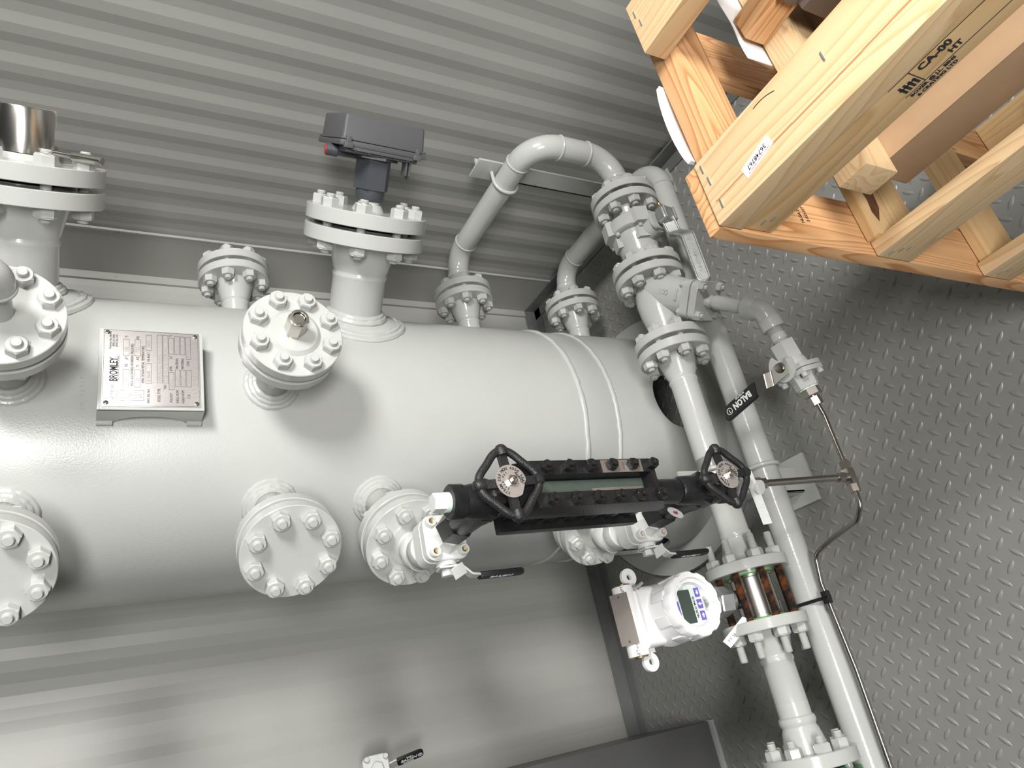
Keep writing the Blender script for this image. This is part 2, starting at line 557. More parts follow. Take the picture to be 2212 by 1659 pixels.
def nut_mesh(af, h, bore, mat):
    key = (af, h, mat.name)
    if key not in _nut:
        bm = NB(); R = af / 2 / math.cos(PI / 6)
        prism(bm, hexpts(af), 0, h * .82)
        # chamfered crown and face ring
        top = [bm.verts.new((x, y, h * .82)) for x, y in hexpts(af)]
        n = 24
        ringa = [bm.verts.new((af / 2 * .97 * math.cos(2 * PI * k / n), af / 2 * .97 * math.sin(2 * PI * k / n), h)) for k in range(n)]
        for k in range(6):
            q = [ringa[(4 * k + j) % n] for j in range(5)]
            bm.faces.new([top[k], top[(k + 1) % 6]] + q[::-1])
        bm.faces.new(ringa)
        bmesh.ops.remove_doubles(bm, verts=bm.verts[:], dist=1e-6)
        _nut[key] = mesh_from(bm, 'hex_nut', mat, 25)
    return _nut[key]


def stud_mesh(d, L, mat, end=0.03):
    key = (d, round(L, 4), mat.name)
    if key not in _stud:
        bm = NB(); p = 0.0023; r = d / 2; prof = [(r * .80, 0), (r * .93, .0016)]
        z = .002
        while z < L - .003:
            near = z < end or z > L - end
            if near:
                prof += [(r, z), (r * .88, z + p / 2)]; z += p
            else:
                prof += [(r * .94, z)]; z += L / 6
        prof += [(r * .93, L - .0016), (r * .80, L)]
        lathe(bm, prof, seg=18)
        _stud[key] = mesh_from(bm, 'stud_bolt', mat, 50)
    return _stud[key]


def place(name, me, parent, M):
    """part with shared mesh data at world matrix M."""
    o = bpy.data.objects.new(name, me); COL.objects.link(o); o.parent = parent
    o.matrix_local = Matrix.Translation(-origin_of(parent)) @ M
    return o


def stud(parent, M, zlo, zhi, proj_lo, proj_hi, d, af, h, mat=PAINT, nutmat=None, end=0.03):
    """stud along M's Z: nuts bear on zlo (facing -Z) and zhi (facing +Z)."""
    a = zlo - h - proj_lo; b = zhi + h + proj_hi
    s = place('stud_bolt', stud_mesh(d, b - a, mat, end), parent, M @ T(0, 0, a))
    nm = nut_mesh(af, h, d, nutmat or mat)
    for z, flip in ((zhi, False), (zlo, True)):
        n = bpy.data.objects.new('hex_nut', nm); COL.objects.link(n); n.parent = s
        rot = Matrix.Rotation(rnd.uniform(0, PI / 3), 4, 'Z')
        n.matrix_local = T(0, 0, z - a) @ (Matrix.Rotation(PI, 4, 'X') if flip else Matrix.Identity(4)) @ rot
    return s


SIZES = {  # flange OD/2, bolt circle/2, thickness, hub r, pipe r, raised face r, stud d, nut af, nut h
    2: (0.0825, 0.0635, 0.0225, 0.042, 0.03015, 0.046, 0.0159, 0.0270, 0.0158),
    4: (0.1270, 0.1000, 0.0318, 0.073, 0.05715, 0.0785, 0.0191, 0.0318, 0.0188),
}


def wn_profile(size, hub_len=0.045, pipe_to=0.1, weld=True):
    """weld-neck flange profile from the mating face (z=0) towards -z."""
    R, bc, t, rh, rp, rf, *_ = SIZES[size]
    p = [(rf, 0), (rf, -.0018), (R - .0012, -.0018), (R, -.003), (R, -t + .0012), (R - .0012, -t), (rh + .004, -t), (rh, -t - .004), (rp + .002, -t - hub_len), (rp, -t - hub_len - .004)]
    if weld:
        zw = -t - hub_len - .004
        p += [(rp, zw - .002), (rp + .0017, zw - .005), (rp + .0022, zw - .009), (rp + .0015, zw - .013), (rp, zw - .015)]
    p += [(rp, -pipe_to)]
    return p


def bolts(parent, M, size, zlo, zhi, rot=22.5, n=8, plo=.006, phi=.006, mat=PAINT):
    R, bc, t, rh, rp, rf, d, af, h = SIZES[size]
    for k in range(n):
        a = math.radians(rot + 360 / n * k)
        stud(parent, M @ T(bc * math.cos(a), bc * math.sin(a), 0), zlo, zhi, plo, phi, d, af, h, mat)


# ------------------------------------------------------------------ pressure vessel
AX = Vector((0.43913, -0.74560, 0)); VR = 0.305
vessel = thing('pressure_vessel', 'large upright grey painted pressure vessel standing on the checker plate floor', 'tank', (AX.x, AX.y, 0))


def rdir(phi):
    a = math.radians(phi); return Vector((math.cos(a), math.sin(a), 0))


def vcyl(s, z, off=0.0):
    """point on the shell: s = arc angle in radians."""
    return Vector((AX.x + (VR + off) * math.cos(s), AX.y + (VR + off) * math.sin(s), z))


bm = NB()
lathe(bm, [(VR, 0.458), (VR, 2.1), (VR * .97, 2.2), (VR * .8, 2.29), (VR * .4, 2.33), (0, 2.34)], T(AX.x, AX.y, 0), 128, cap=False)
lathe(bm, [(VR, 0.458), (VR - .012, 0.458)], T(AX.x, AX.y, 0), 128, cap=False)
part('shell', bm, PAINT_S, vessel)
bm = NB()
lathe(bm, [(VR - .0005, 0.458), (VR - .0005, 0.363), (VR * .93, .30), (VR * .7, .25), (VR * .3, .225), (0, .22)], T(AX.x, AX.y, 0), 128, cap=False)
part('bottom_head', bm, PAINT_S, vessel)
for z, r in ((0.458, .0085), (0.363, .0075)):
    bm = NB()
    n = 150
    pts = [vcyl(2 * PI * k / n, z + rnd.uniform(-.0012, .0012), -.004) for k in range(n)]
    sweep(bm, pts, [r * rnd.uniform(.92, 1.08) for _ in pts], 10, True)
    part('girth_weld', bm, PAINT_S, vessel)
# skirt with round access holes
bm = NB()
HR, HZ, PA = 0.079, 0.158, 0.115
holes = [0.0, -PI / 2, PI / 2, PI]
z0s, z1s = 0.018, 0.363


def sq(t):
    c, s = math.cos(t), math.sin(t); m = max(abs(c), abs(s)); return c / m, s / m


for inner in (0, 1):
    off = -0.010 if inner else 0.0
    for hc in holes:
        prev = None
        rings = []
        for rr in range(6):
            f = rr / 5
            ring = []
            for k in range(64):
                t = 2 * PI * k / 64
                cx, cy = math.cos(t) * HR, math.sin(t) * HR
                qx, qy = sq(t)
                x = cx * (1 - f) + qx * PA * f; y = cy * (1 - f) + qy * PA * f
                ring.append(bm.verts.new(vcyl(hc + x / VR, HZ + y, off)))
            rings.append(ring)
        for a, b in zip(rings, rings[1:]):
            for k in range(64):
                bm.faces.new((a[k], a[(k + 1) % 64], b[(k + 1) % 64], b[k]))
        if inner == 0:
            rim = [bm.verts.new(vcyl(hc + math.cos(2 * PI * k / 64) * HR / VR, HZ + math.sin(2 * PI * k / 64) * HR, -.010)) for k in range(64)]
            for k in range(64):
                bm.faces.new((rings[0][k], rings[0][(k + 1) % 64], rim[(k + 1) % 64], rim[k]))
        # above and below the patch
        for za, zb in ((z0s, HZ - PA), (HZ + PA, z1s)):
            cols = [hc - PA / VR + 2 * PA / VR * k / 16 for k in range(17)]
            lo = [bm.verts.new(vcyl(c, za, off)) for c in cols]; hi = [bm.verts.new(vcyl(c, zb, off)) for c in cols]
            for k in range(16):
                bm.faces.new((lo[k], lo[k + 1], hi[k + 1], hi[k]))
    for hc in holes:
        a0 = hc + PA / VR; a1 = hc + PI / 2 - PA / VR
        cols = [a0 + (a1 - a0) * k / 18 for k in range(19)]
        for za, zb in ((z0s, HZ - PA), (HZ - PA, HZ + PA), (HZ + PA, z1s)):
            lo = [bm.verts.new(vcyl(c, za, off)) for c in cols]; hi = [bm.verts.new(vcyl(c, zb, off)) for c in cols]
            for k in range(18):
                bm.faces.new((lo[k], lo[k + 1], hi[k + 1], hi[k]))
bmesh.ops.remove_doubles(bm, verts=bm.verts[:], dist=1e-5)
part('skirt', bm, PAINT_S, vessel, 'skirt with round dark access holes')
bm = NB()
lathe(bm, [(.27, .001), (.375, .001), (.375, .019), (.27, .019), (.27, .001)], T(AX.x, AX.y, 0), 96, cap=False)
part('base_ring', bm, PAINT_S, vessel)


def nozzle(phi, z, lmate, size, pad=0.0, hub_len=None):
    """neck + weld-neck flange + fillet weld on the shell; returns the mating-face frame."""
    R, bc, t, rh, rp, rf, *_ = SIZES[size]
    n = rdir(phi); M = frame(Vector((AX.x, AX.y, z)) + n * lmate, n)
    bm = NB()
    lathe(bm, wn_profile(size, hub_len or (.045 if size == 2 else .058), lmate - VR + .03), M, 56)
    nz = part('nozzle', bm, PAINT, vessel)
    tn = Vector((-n.y, n.x, 0))
    def ring(r, off, zz=0):
        out = []
        for k in range(64):
            a = 2 * PI * k / 64; sx, sz = r * math.cos(a), r * math.sin(a)
            th = math.radians(phi) + sx / VR
            out.append(Vector((AX.x + (VR + off) * math.cos(th), AX.y + (VR + off) * math.sin(th), z + sz)))
        return out
    bm = NB()
    if pad:
        r0, r1, r2, r3 = ring(rp - .002, .012), ring(rp + pad - .006, .012), ring(rp + pad, .008), ring(rp + pad + .002, -.004)
        L = [[bm.verts.new(p) for p in r] for r in (r0, r1, r2, r3)]
        for a, b in zip(L, L[1:]):
            for k in range(64):
                bm.faces.new((a[k], a[(k + 1) % 64], b[(k + 1) % 64], b[k]))
        for rr, o_, q in ((rp + .005, .014, .009), (rp + pad + .004, .003, .009), (rp + pad + .014, .000, .008)):
            sweep(bm, ring(rr, o_), q, 8, True, .10)
        for rr, o_, q in ((rp + .001, .022, .006),):
            sweep(bm, ring(rr, o_), q, 8, True, .08)
    else:
        for rr, o_, q in ((rp + .002, .010, .0065), (rp + .008, .005, .0070), (rp + .015, .0, .0065)):
            sweep(bm, ring(rr, o_), q, 8, True, .12)
    o = part('weld_bead', bm, PAINT, vessel)
    o.parent = nz; o.location = (0, 0, 0)
    return M


N1 = nozzle(-43, 1.163, .464, 2)
N2 = nozzle(0, 1.163, .467, 2)
N3 = nozzle(0, 1.573, .470, 2)
N4 = nozzle(-43, 1.572, .464, 2)
N5 = nozzle(-43, .955, .466, 2)
N6 = nozzle(-43, .545, .466, 2)
N7 = nozzle(45, .953, .510, 4, .036)
N8 = nozzle(45, 1.573, .510, 4, .036)
N9 = nozzle(90, 1.163, .4535, 2)
N10 = nozzle(90, .540, .4535, 2)
bm = NB()
lathe(bm, wn_profile(2, .045, .18), frame((AX.x, AX.y + .4535, .165), (0, 1, 0)), 56)
part('nozzle', bm, PAINT, vessel)
N11 = frame((AX.x, AX.y + .4535, .165), (0, 1, 0))

# nameplate bracket welded on the shell
bm = NB()
px, y0, y1, z0, z1 = AX.x + .347, -.8215, -.6685, 1.287, 1.449
box(bm, (px - .006, y0, z0), (px, y1, z1), bev=.0015)
for yy in (y0, y1 - .006):
    prof = [(px - .003, z1), (px - .003, z0), (px - .052, z0), (px - .052, z0 + .026)]
    for k in range(13):
        a = PI * k / 12
        prof.append((px - .052 + .026 * math.sin(a), (z0 + z1) / 2 - .055 * math.cos(a)))
    prof += [(px - .052, z1 - .026), (px - .052, z1)]
    M = Matrix(((1, 0, 0, 0), (0, 0, 1, yy), (0, 1, 0, 0), (0, 0, 0, 1)))
    prism(bm, prof, 0, .006, M)
for zz in (z0 + .012, z1 - .012):
    cyl(bm, (px - .047, y0 - .002, zz - .012), (px - .047, y0 - .002, zz + .012), .005, 10)
part('nameplate_bracket', bm, PAINT, vessel)


# ------------------------------------------------------------------ blind flanges
GAP = .006


def lid(M, size, label, boss=None, t=None, group=None, gap=GAP, rot=22.5):
    """bolted cover on a nozzle; M is the nozzle mating-face frame."""
    R, bc, tt, rh, rp, rf, *_ = SIZES[size]; t = t or tt
    th = thing('blind_flange', label, 'flange', M.translation, group)
    bm = NB()
    p = [(rf, gap), (rf, gap + .0018), (R - .0012, gap + .0018), (R, gap + .003), (R, gap + t - .0012), (R - .0012, gap + t)]
    if boss:
        p += [(boss[0] + .004, gap + t), (boss[0], gap + t + boss[1] * .6), (boss[0] - .003, gap + t + boss[1])]
    lathe(bm, p, M, 72)
    part('disc', bm, PAINT, th)
    bm = NB(); lathe(bm, [(rf - .003, .0003), (rf - .003, gap - .0003)], M, 48); part('gasket', bm, GASKET, th)
    bolts(th, M, size, -SIZES[size][2], gap + t, rot, phi=.007, plo=.007)
    th['face'] = gap + t + (boss[1] if boss else 0)
    return th


GRP = None
lid(N1, 2, 'plain bolted blind flange fully in view on the vessel, left of the gauge')
l2 = lid(N2, 2, 'bolted flange with raised boss and steel coupling, right beside the nameplate', (.041, .006), .0225)
l3 = lid(N3, 2, 'bolted flange with a painted pipe elbow standing on it, left of the nameplate')
lid(N4, 2, 'plain bolted blind flange cut by the left picture edge, lower left on the vessel')
l5 = lid(N5, 2, 'bolted reducing flange carrying the upper gauge ball valve', (.042, .004))
l6 = lid(N6, 2, 'bolted reducing flange carrying the lower gauge ball valve, half behind the black gauge', (.042, .004))
l7 = lid(N7, 4, 'large bolted flange under the dark grey level switch', (.030, .014))
l8 = lid(N8, 4, 'large bolted flange at upper left carrying a stainless union', (.052, .010))
lid(N9, 2, 'plain bolted blind flange on the rear nozzle, below the corner flashing')

# coupling on N2
s0 = l2['face']
M = N2 @ T(0, 0.002, 0)
cp = thing('threaded_coupling', 'short open hex steel coupling screwed into the flange beside the nameplate', 'pipe fitting', (M @ T(0, 0, s0)).translation)
bm = NB()
af = .030
prism(bm, hexpts(af, .2), s0 + .004, s0 + .040, M)
lathe(bm, [(.0146, s0), (.0146, s0 + .005)], M, 24)
part('hex_body', bm, STEEL, cp)
bm = NB()
lathe(bm, [(.0150, s0 + .0395), (.0150, s0 + .0435), (.0105, s0 + .0440), (.0102, s0 + .040)] + [(.0100 if k % 2 else .0092, s0 + .040 - .002 * k) for k in range(14)] + [(0.0, s0 + .011)], M, 32, cap=False)
part('threaded_bore', bm, STEEL, cp)

# nipple and elbow on N3
f3 = l3['face']; P3 = (N3 @ T(0, 0, f3)).translation
el = thing('pipe_elbow', 'grey painted elbow on a short pipe, standing on the flange left of the nameplate', 'pipe fitting', P3)
bm = NB(); cyl(bm, P3, P3 + Vector((.075, 0, 0)), .0167, 32); part('nipple', bm, PAINT, el)
bm = NB()
e0 = P3 + Vector((.062, 0, 0))
sweep(bm, fillet([e0, e0 + Vector((.045, 0, 0)), e0 + Vector((.045, 0, .07))], .030), .0235, 32)
torus(bm, frame(e0 + Vector((.003, 0, 0)), (1, 0, 0)), .0225, .0035)
part('elbow', bm, PAINT, el)

# stainless union on N8
f8 = l8['face']; M = N8
un = thing('stainless_union', 'bright stainless union with wrench flats on the upper left flange', 'pipe fitting', (M @ T(0, 0, f8)).translation)
bm = NB()
lathe(bm, [(.046, f8 + .001), (.046, f8 + .003), (.044, f8 + .075), (.043, f8 + .077)], M, 56)
part('barrel', bm, STEEL, un)
bm = NB()
for sgn in (1,):
    for ang in (-52,):
        Q = M @ Matrix.Rotation(math.radians(ang), 4, 'Z')
        box(bm, (.0365, -.024, f8 + .048), (.0425, .024, f8 + .0775), Q, .001)
part('wrench_flat', bm, PLATE, un)
bm = NB()
q = M @ Vector((-.034, -.036, f8 + .009))
d = (Vector((0, 0, -1)) * .9 + rdir(-45) * .55).normalized()
cyl(bm, q, q + d * .055, .0045, 18); cyl(bm, q + d * .045, q + d * .098, .0075, 24, ch=.001)
part('vent_pin', bm, STEEL, un)

# ------------------------------------------------------------------ nameplate
npl = thing('nameplate', 'brushed aluminium vessel nameplate with black printing, riveted to its bracket', 'sign', (px, (y0 + y1) / 2, (z0 + z1) / 2))
bm = NB()
PX = px + .0016
box(bm, (px + .0001, y0 + .005, z0 + .006), (PX, y1 - .002, z1 - .006), bev=.0003)
part('plate', bm, PLATE, npl)
PM = Matrix(((0, 0, 1, PX), (1, 0, 0, 0), (0, 1, 0, 0), (0, 0, 0, 1)))  # x->+y, y->+z, z->+x
ya, yb, za, zb = y0 + .005, y1 - .002, z0 + .006, z1 - .006
W, Hh = yb - ya, zb - za


def pt(u, v):
    return T(ya + u * W, za + (1 - v) * Hh, 0)


bm = NB()


def ln(s, u, v, size, sx=.8, al='LEFT', bold=0.0):
    text(bm, s, size, PM @ pt(u, v), al, sx, .0003, bold)


ln('CERTIFIED BY:', .065, .105, .0062)
ln('BROMLEY', .315, .115, .0165, .62, bold=.02)
ln('MECHANICAL SERVICES INC.', .315, .158, .0046, .85)
ln('Medicine Hat, Alberta', .735, .075, .0048, .8)
ln('(800) 215-0696', .765, .107, .0048, .8)
ln('(403) 526-2142', .765, .138, .0048, .8)
ln('PSI', .505, .238, .0066, .75); ln('AT', .60, .238, .0066, .75); ln('\u00b0F', .895, .238, .0062, .75)
ln('(MAX. ALLOWABLE WORKING PRESSURE)', .255, .295, .0062, .70)
ln('\u00b0F', .505, .352, .0066, .75); ln('AT', .60, .352, .0066, .75); ln('PSI', .88, .352, .0062, .75)
ln('(MIN. DESIGN METAL TEMPERATURE)', .30, .405, .0062, .70)
ln("MFR'S SER. NO", .045, .462, .0056, .72); ln('YR. BUILT', .585, .462, .0056, .75)
ln('VESSEL TYPE', .06, .568, .0062, .75)
ln('TAG', .225, .630, .0062, .75)
ln('M.A.W.P.', .06, .693, .0064, .75); ln('KPA', .475, .693, .0064, .75); ln('AT', .635, .693, .0064, .75); ln('\u00b0C', .935, .693, .0060, .75)
ln('SHELL NOM.', .05, .757, .0062, .75); ln('MATERIAL', .505, .757, .0062, .75)
ln('HEAD NOM.', .05, .815, .0062, .75); ln('MATERIAL', .505, .815, .0062, .75)
ln('C.A.', .115, .875, .0064, .75); ln('CRN', .545, .875, .0062, .75)
BOX = [(.245, .475, .205, .262), (.655, .875, .205, .262), (.245, .475, .322, .378), (.655, .875, .322, .378), (.30, .56, .435, .49), (.735, .945, .435, .49),
       (.31, .955, .55, .602), (.31, .955, .610, .664), (.225, .455, .67, .722), (.70, .92, .67, .722), (.27, .49, .735, .785), (.70, .945, .735, .785),
       (.27, .49, .795, .843), (.70, .945, .795, .843), (.27, .49, .855, .905), (.64, .945, .855, .905), (.075, .205, .145, .415), (.01, .99, .012, .985)]
for u0, u1, v0, v1 in BOX:
    for a, b in (((u0, v0), (u1, v0)), ((u1, v0), (u1, v1)), ((u1, v1), (u0, v1)), ((u0, v1), (u0, v0))):
        pa = (pt(*a)).translation; pb = (pt(*b)).translation
        lo = (min(pa.x, pb.x) - .00022, min(pa.y, pb.y) - .00022, -.0001); hi = (max(pa.x, pb.x) + .00022, max(pa.y, pb.y) + .00022, .0002)
        box(bm, lo, hi, PM)
part('printing', bm, INK, npl)
bm = NB()
for s, u, v, sz in (('720', .30, .236, .0085), ('100', .70, .236, .0085), ('-20', .30, .352, .0085), ('720', .70, .352, .0085), ('828600', .32, .464, .0085), ('2008', .77, .464, .0085),
                    ('VERTICAL VESSEL', .33, .577, .0085), ('EXSHALT K.O.DRUM', .33, .639, .0085), ('4964', .255, .697, .0085), ('38', .77, .697, .0085), ('0.625"', .29, .761, .0080), ('SA-516-70', .715, .761, .0075),
                    ('0.625"', .29, .820, .0080), ('SA-516-70', .715, .820, .0075), ('N0951.213', .66, .881, .0072), ('590139', .29, .948, .0125), ('A', .165, .948, .0105), ('U', .10, .205, .0115), ('W', .12, .285, .0095), ('RT-1', .095, .333, .0085), ('HT', .11, .382, .0085)):
    ln(s, u, v, sz, .82)
for u, v, r in ((.19, .948, .0075), (.135, .205, .0095)):
    torus(bm, PM @ pt(u, v), r, .0004, 32, 5)
part('stamping', bm, INKG, npl)
for u, v in ((.045, .045), (.955, .045), (.045, .955), (.955, .955)):
    bm = NB(); Q = PM @ pt(u, v)
    lathe(bm, [(.0040, 0), (.0036, .0012), (.0022, .0018), (.0012, .0006), (0, .0006)], Q, 20)
    part('rivet', bm, INK if False else STEELD, npl)

# serial number marked on the shell beside the plate
bm = NB()
for i, ch in enumerate('SN 32311'):
    zc = 1.4705; th = -math.radians(10.5) + i * .0265
    n = Vector((math.cos(th), math.sin(th), 0)); p = Vector((AX.x, AX.y, zc)) + n * (VR + .0003)
    text(bm, ch, .011, frame(p, n), 'LEFT', .9, .0006)
part('serial_number', bm, PAINT_S, vessel)

# ------------------------------------------------------------------ pipe spools
RP = .03015
XP, ZP = .919, .306          # axis of the upper run
XQ, ZQ = .932, .172          # axis of the lower run


def rings_at(bm, pts, dirs, r=RP):
    for p, d in zip(pts, dirs):
        torus(bm, frame(p, d), r - .001, .0036, 40, 8, .05)


# upper spool: rear nozzle -> elbow -> crown -> ball valve
FA = frame((AX.x, AX.y + .4535 + GAP, .540), (0, -1, 0))
sp = thing('pipe_spool', 'arched grey pipe looping from the rear nozzle over to the silver-handled ball valve', 'pipe', (AX.x, -.145, .540))
bm = NB(); lathe(bm, wn_profile(2, .045, .09), FA, 56); part('flange', bm, PAINT, sp)
yF1 = -.2975
FB = frame((XP, yF1, ZP), (0, -1, 0))
bm = NB(); lathe(bm, wn_profile(2, .045, .072), FB, 56); part('flange', bm, PAINT, sp)
bm = NB()
path = [(AX.x, AX.y + .53, .540), (AX.x, -.145, .540), (XP, -.145, .540), (XP, -.145, ZP), (XP, yF1 + .065, ZP)]
sweep(bm, fillet(path, .076, 12), RP, 40)
part('pipe', bm, PAINT, sp)
bm = NB()
rings_at(bm, [Vector((AX.x + .076, -.145, .54)), Vector((XP - .076, -.145, .54)), Vector((XP, -.145, .464)), Vector((XP, -.145, ZP + .076))],
         [(1, 0, 0), (1, 0, 0), (0, 0, 1), (0, 0, 1)])
part('butt_weld', bm, PAINT, sp)
bolts(sp, frame((AX.x, AX.y + .4535, .540), (0, 1, 0)), 2, -.0225, GAP + .0225)

# lower spool
FC = frame((AX.x, AX.y + .4535 + GAP, .165), (0, -1, 0))
sq_ = thing('pipe_spool', 'long grey pipe low along the floor with steel tubing strapped beside it', 'pipe', (XQ, -.145, ZQ))
bm = NB(); lathe(bm, wn_profile(2, .045, .09), FC, 56); part('flange', bm, PAINT, sq_)
bm = NB()
path = [(AX.x, AX.y + .53, .165), (AX.x, -.145, .165), (XQ, -.145, .168), (XQ, -2.1, ZQ + .004)]
sweep(bm, fillet(path, .076, 12), RP, 40)
part('pipe', bm, PAINT, sq_)
bm = NB()
rings_at(bm, [Vector((AX.x + .076, -.145, .165)), Vector((XQ - .076, -.145, .168)), Vector((XQ, -.221, .168)), ], [(1, 0, 0), (1, 0, 0), (0, 1, 0)])
part('butt_weld', bm, PAINT, sq_)
bolts(sq_, frame((AX.x, AX.y + .4535, .165), (0, 1, 0)), 2, -.0225, GAP + .0225)


def fl_y(y, s=1):
    """flange frame on the upper run: mating face at y, facing -y (s=1) or +y (s=-1)."""
    return frame((XP, y, ZP), (0, -s, 0))


# flanged ball valve between y=-.3035 and y=-.512
bv = thing('flanged_ball_valve', 'flanged grey ball valve with long silver cast lever and brass screw', 'valve', (XP, -.41, ZP))
yA, yB = -.3035, -.5120
for y, s in ((yA, -1), (yB, 1)):
    bm = NB()
    R, bc, t, rh, rp, rf, *_ = SIZES[2]
    M = fl_y(y, s)
    lathe(bm, [(rf, 0), (rf, -.0018), (R - .0012, -.0018), (R, -.003), (R, -t + .0012), (R - .0012, -t), (.047, -t), (.043, -t - .006), (.041, -.060), (.041, -.085)], M, 64)
    part('flange', bm, PAINT, bv)
bm = NB()
M = frame((XP, yA - .052, ZP), (0, -1, 0))
lathe(bm, [(.044, .0), (.064, .006), (.067, .010), (.067, .040), (.064, .043), (.052, .045)], M, 64)
lathe(bm, [(.052, .044), (.052, .060), (.049, .066), (.045, .100), (.041, .108)], M, 64)
for a in (-60, 20, 110, 200):
    Q = M @ Matrix.Rotation(math.radians(a), 4, 'Z')
    prism(bm, [(.060, -.024), (.0735, -.016), (.0735, .016), (.060, .024)], .004, .044, Q)
    prism(bm, [(.045, -.019), (.056, -.013), (.056, .013), (.045, .019)], .046, .078, Q)
part('body', bm, PAINT, bv)
for k in range(6):
    bm = NB(); a = math.radians(25 + 60 * k); Q = M @ T(.058 * math.cos(a), .058 * math.sin(a), 0)
    lathe(bm, [(.0055, .043), (.0055, .050), (.0042, .0515), (.0, .0515)], Q, 16)
    part('body_bolt', bm, PAINT, bv)
bm = NB()
sx = Vector((XP, -.412, ZP)); sd = Vector((1, .02, -.12)).normalized()
cyl(bm, sx + sd * .035, sx + sd * .078, .026, 32, ch=.002)
Q = frame(sx + sd * .078, sd, (0, 1, 0))
prism(bm, roundrect(.062, .048, .016), 0, .007, Q)
part('bonnet', bm, PAINT, bv)
bm = NB(); cyl(bm, sx + sd * .08, sx + sd * .112, .011, 24); part('stem', bm, STEEL, bv)
# lever: cranked casting with raised rim
bm = NB()
L0 = sx + sd * .100
ld = Vector((0, -1, 0))
prism(bm, roundrect(.046, .044, .010), -.006, .016, frame(L0, sd, (0, 1, 0)), .003)
pth = fillet([L0 + Vector((.004, -.010, 0)), L0 + Vector((.004, -.050, -.006)), L0 + Vector((.030, -.072, -.016)), L0 + Vector((.030, -.190, -.016))], [0, .012, .012, 0], 5)
wv = Vector((-.62, 0, .78)); nv = Vector((.78, 0, .62))
ribbon(bm, pth, wv, [.032] * len(pth), .011)
e1 = pth[-1]
cyl(bm, e1 - nv * .0055, e1 + nv * .0055, .016, 32, ch=.0015)
# rim
for sgn in (-1, 1):
    rim = [p + nv * .0062 + wv.normalized() * (.0135 * sgn) for p in pth]
    sweep(bm, rim, .0026, 10)
torus_pts = [e1 + nv * .0062 + Vector((0, -.0135 * math.sin(a), 0)) - wv.normalized() * (.0135 * math.cos(a)) for a in [PI * k / 12 for k in range(13)]]
sweep(bm, torus_pts, .0026, 10)
for sgn in (-1, 1):
    cyl(bm, L0 + sd * .017 + Vector((0, -.017, .014 * sgn)), L0 + sd * .017 + Vector((0, .017, .014 * sgn)), .003, 10)
lev = part('lever', bm, ZINC, bv, 'silver cast lever with raised rim')
bm = NB()
Q = frame(e1 + nv * .0058 + Vector((0, .100, 0)), nv, nv.cross(Vector((0, -1, 0))))
text(bm, 'KF', .012, Q @ T(-.012, 0, 0), 'LEFT', 1, .0007)
text(bm, 'CONTROLS', .012, Q @ T(.026, 0, 0), 'LEFT', .95, .0007)
o = part('cast_lettering', bm, ZINC, bv); o.parent = lev; o.location = (0, 0, 0)
bm = NB()
q = L0 + Vector((.004, .021, .006))
prism(bm, hexpts(.013), 0, .008, frame(q, (0, 1, .3))); cyl(bm, q + Vector((0, .006, .002)), q + Vector((0, .014, .004)), .004, 12)
part('set_screw', bm, BRASS, bv, 'brass set screw')
bolts(bv, frame((XP, yA, ZP), (0, 1, 0)), 2, -.0225, GAP + .0225)

# y-strainer between y=-.518 and y=-.711
yC, yD = -.5180, -.7110
st = thing('y_strainer', 'grey cast strainer with square bolted side cover, below the silver-handled valve', 'strainer', (XP, -.62, ZP))
for y, s in ((yC, -1), (yD, 1)):
    bm = NB(); R, bc, t, rh, rp, rf, *_ = SIZES[2]; M = fl_y(y, s)
    lathe(bm, [(rf, 0), (rf, -.0018), (R - .0012, -.0018), (R, -.003), (R, -t + .0012), (R - .0012, -t), (.046, -t), (.040, -t - .006), (.0375, -.060)], M, 64)
    part('flange', bm, PAINT, st)
bm = NB()
ys = [yC - .03, yC - .045, yC - .07, yC - .10, yC - .13, yD + .03]
sweep(bm, [Vector((XP, y, ZP)) for y in ys], [.040, .045, .048, .046, .041, .038], 40)
leg0 = Vector((XP, -.556, ZP)); legd = Vector((.222, -.190, -.055)).normalized(); legL = .297
sweep(bm, [leg0 + legd * s for s in (-.030, -.018, .0, .03, .06, .09, .118)], [.022, .038, .0445, .0465, .0455, .0430, .0425], 40)
part('body', bm, PAINT, st)
bm = NB()
LM = frame(leg0, legd, (0, 0, 1))
Q = LM @ Matrix.Rotation(math.radians(4), 4, 'Z')
prism(bm, roundrect(.088, .088, .017, 6), .116, .136, Q)
o = part('bonnet_flange', bm, PAINT, st)
bm = NB(); prism(bm, roundrect(.088, .088, .017, 6), .1395, .157, Q, .001); part('cover_plate', bm, PAINT, st)
bm = NB(); lathe(bm, [(.034, .1355), (.034, .140)], LM, 40); part('gasket', bm, GASKET, st)
for k in range(4):
    a = PI / 4 + k * PI / 2
    stud(st, Q @ T(.044 * math.cos(a), .044 * math.sin(a), 0), .116, .157, .003, .006, .0110, .0190, .0110, PAINT)
bm = NB()
# cast rating figures on the side facing the aisle
n_ = (Vector((.45, -.25, .86)) - legd * Vector((.45, -.25, .86)).dot(legd)).normalized()
Q = frame(leg0 + legd * .080 + n_ * .0452, n_, legd)
Qt = Matrix.Identity(4)
xx = -legd.cross(n_).normalized()
text(bm, '300', .018, frame(leg0 + legd * .052 + n_ * .0450, n_, -legd.cross(n_)) , 'LEFT', 1, .0013)
sweep(bm, [leg0 + legd * .101 + (n_ * math.cos(a) + legd.cross(n_) * math.sin(a)) * .0445 for a in (-.28, -.14, 0, .14, .28)], .0028, 8)
part('cast_rating', bm, PAINT, st)
bolts(st, frame((XP, yC, ZP), (0, 1, 0)), 2, -.0225, GAP + .0225)

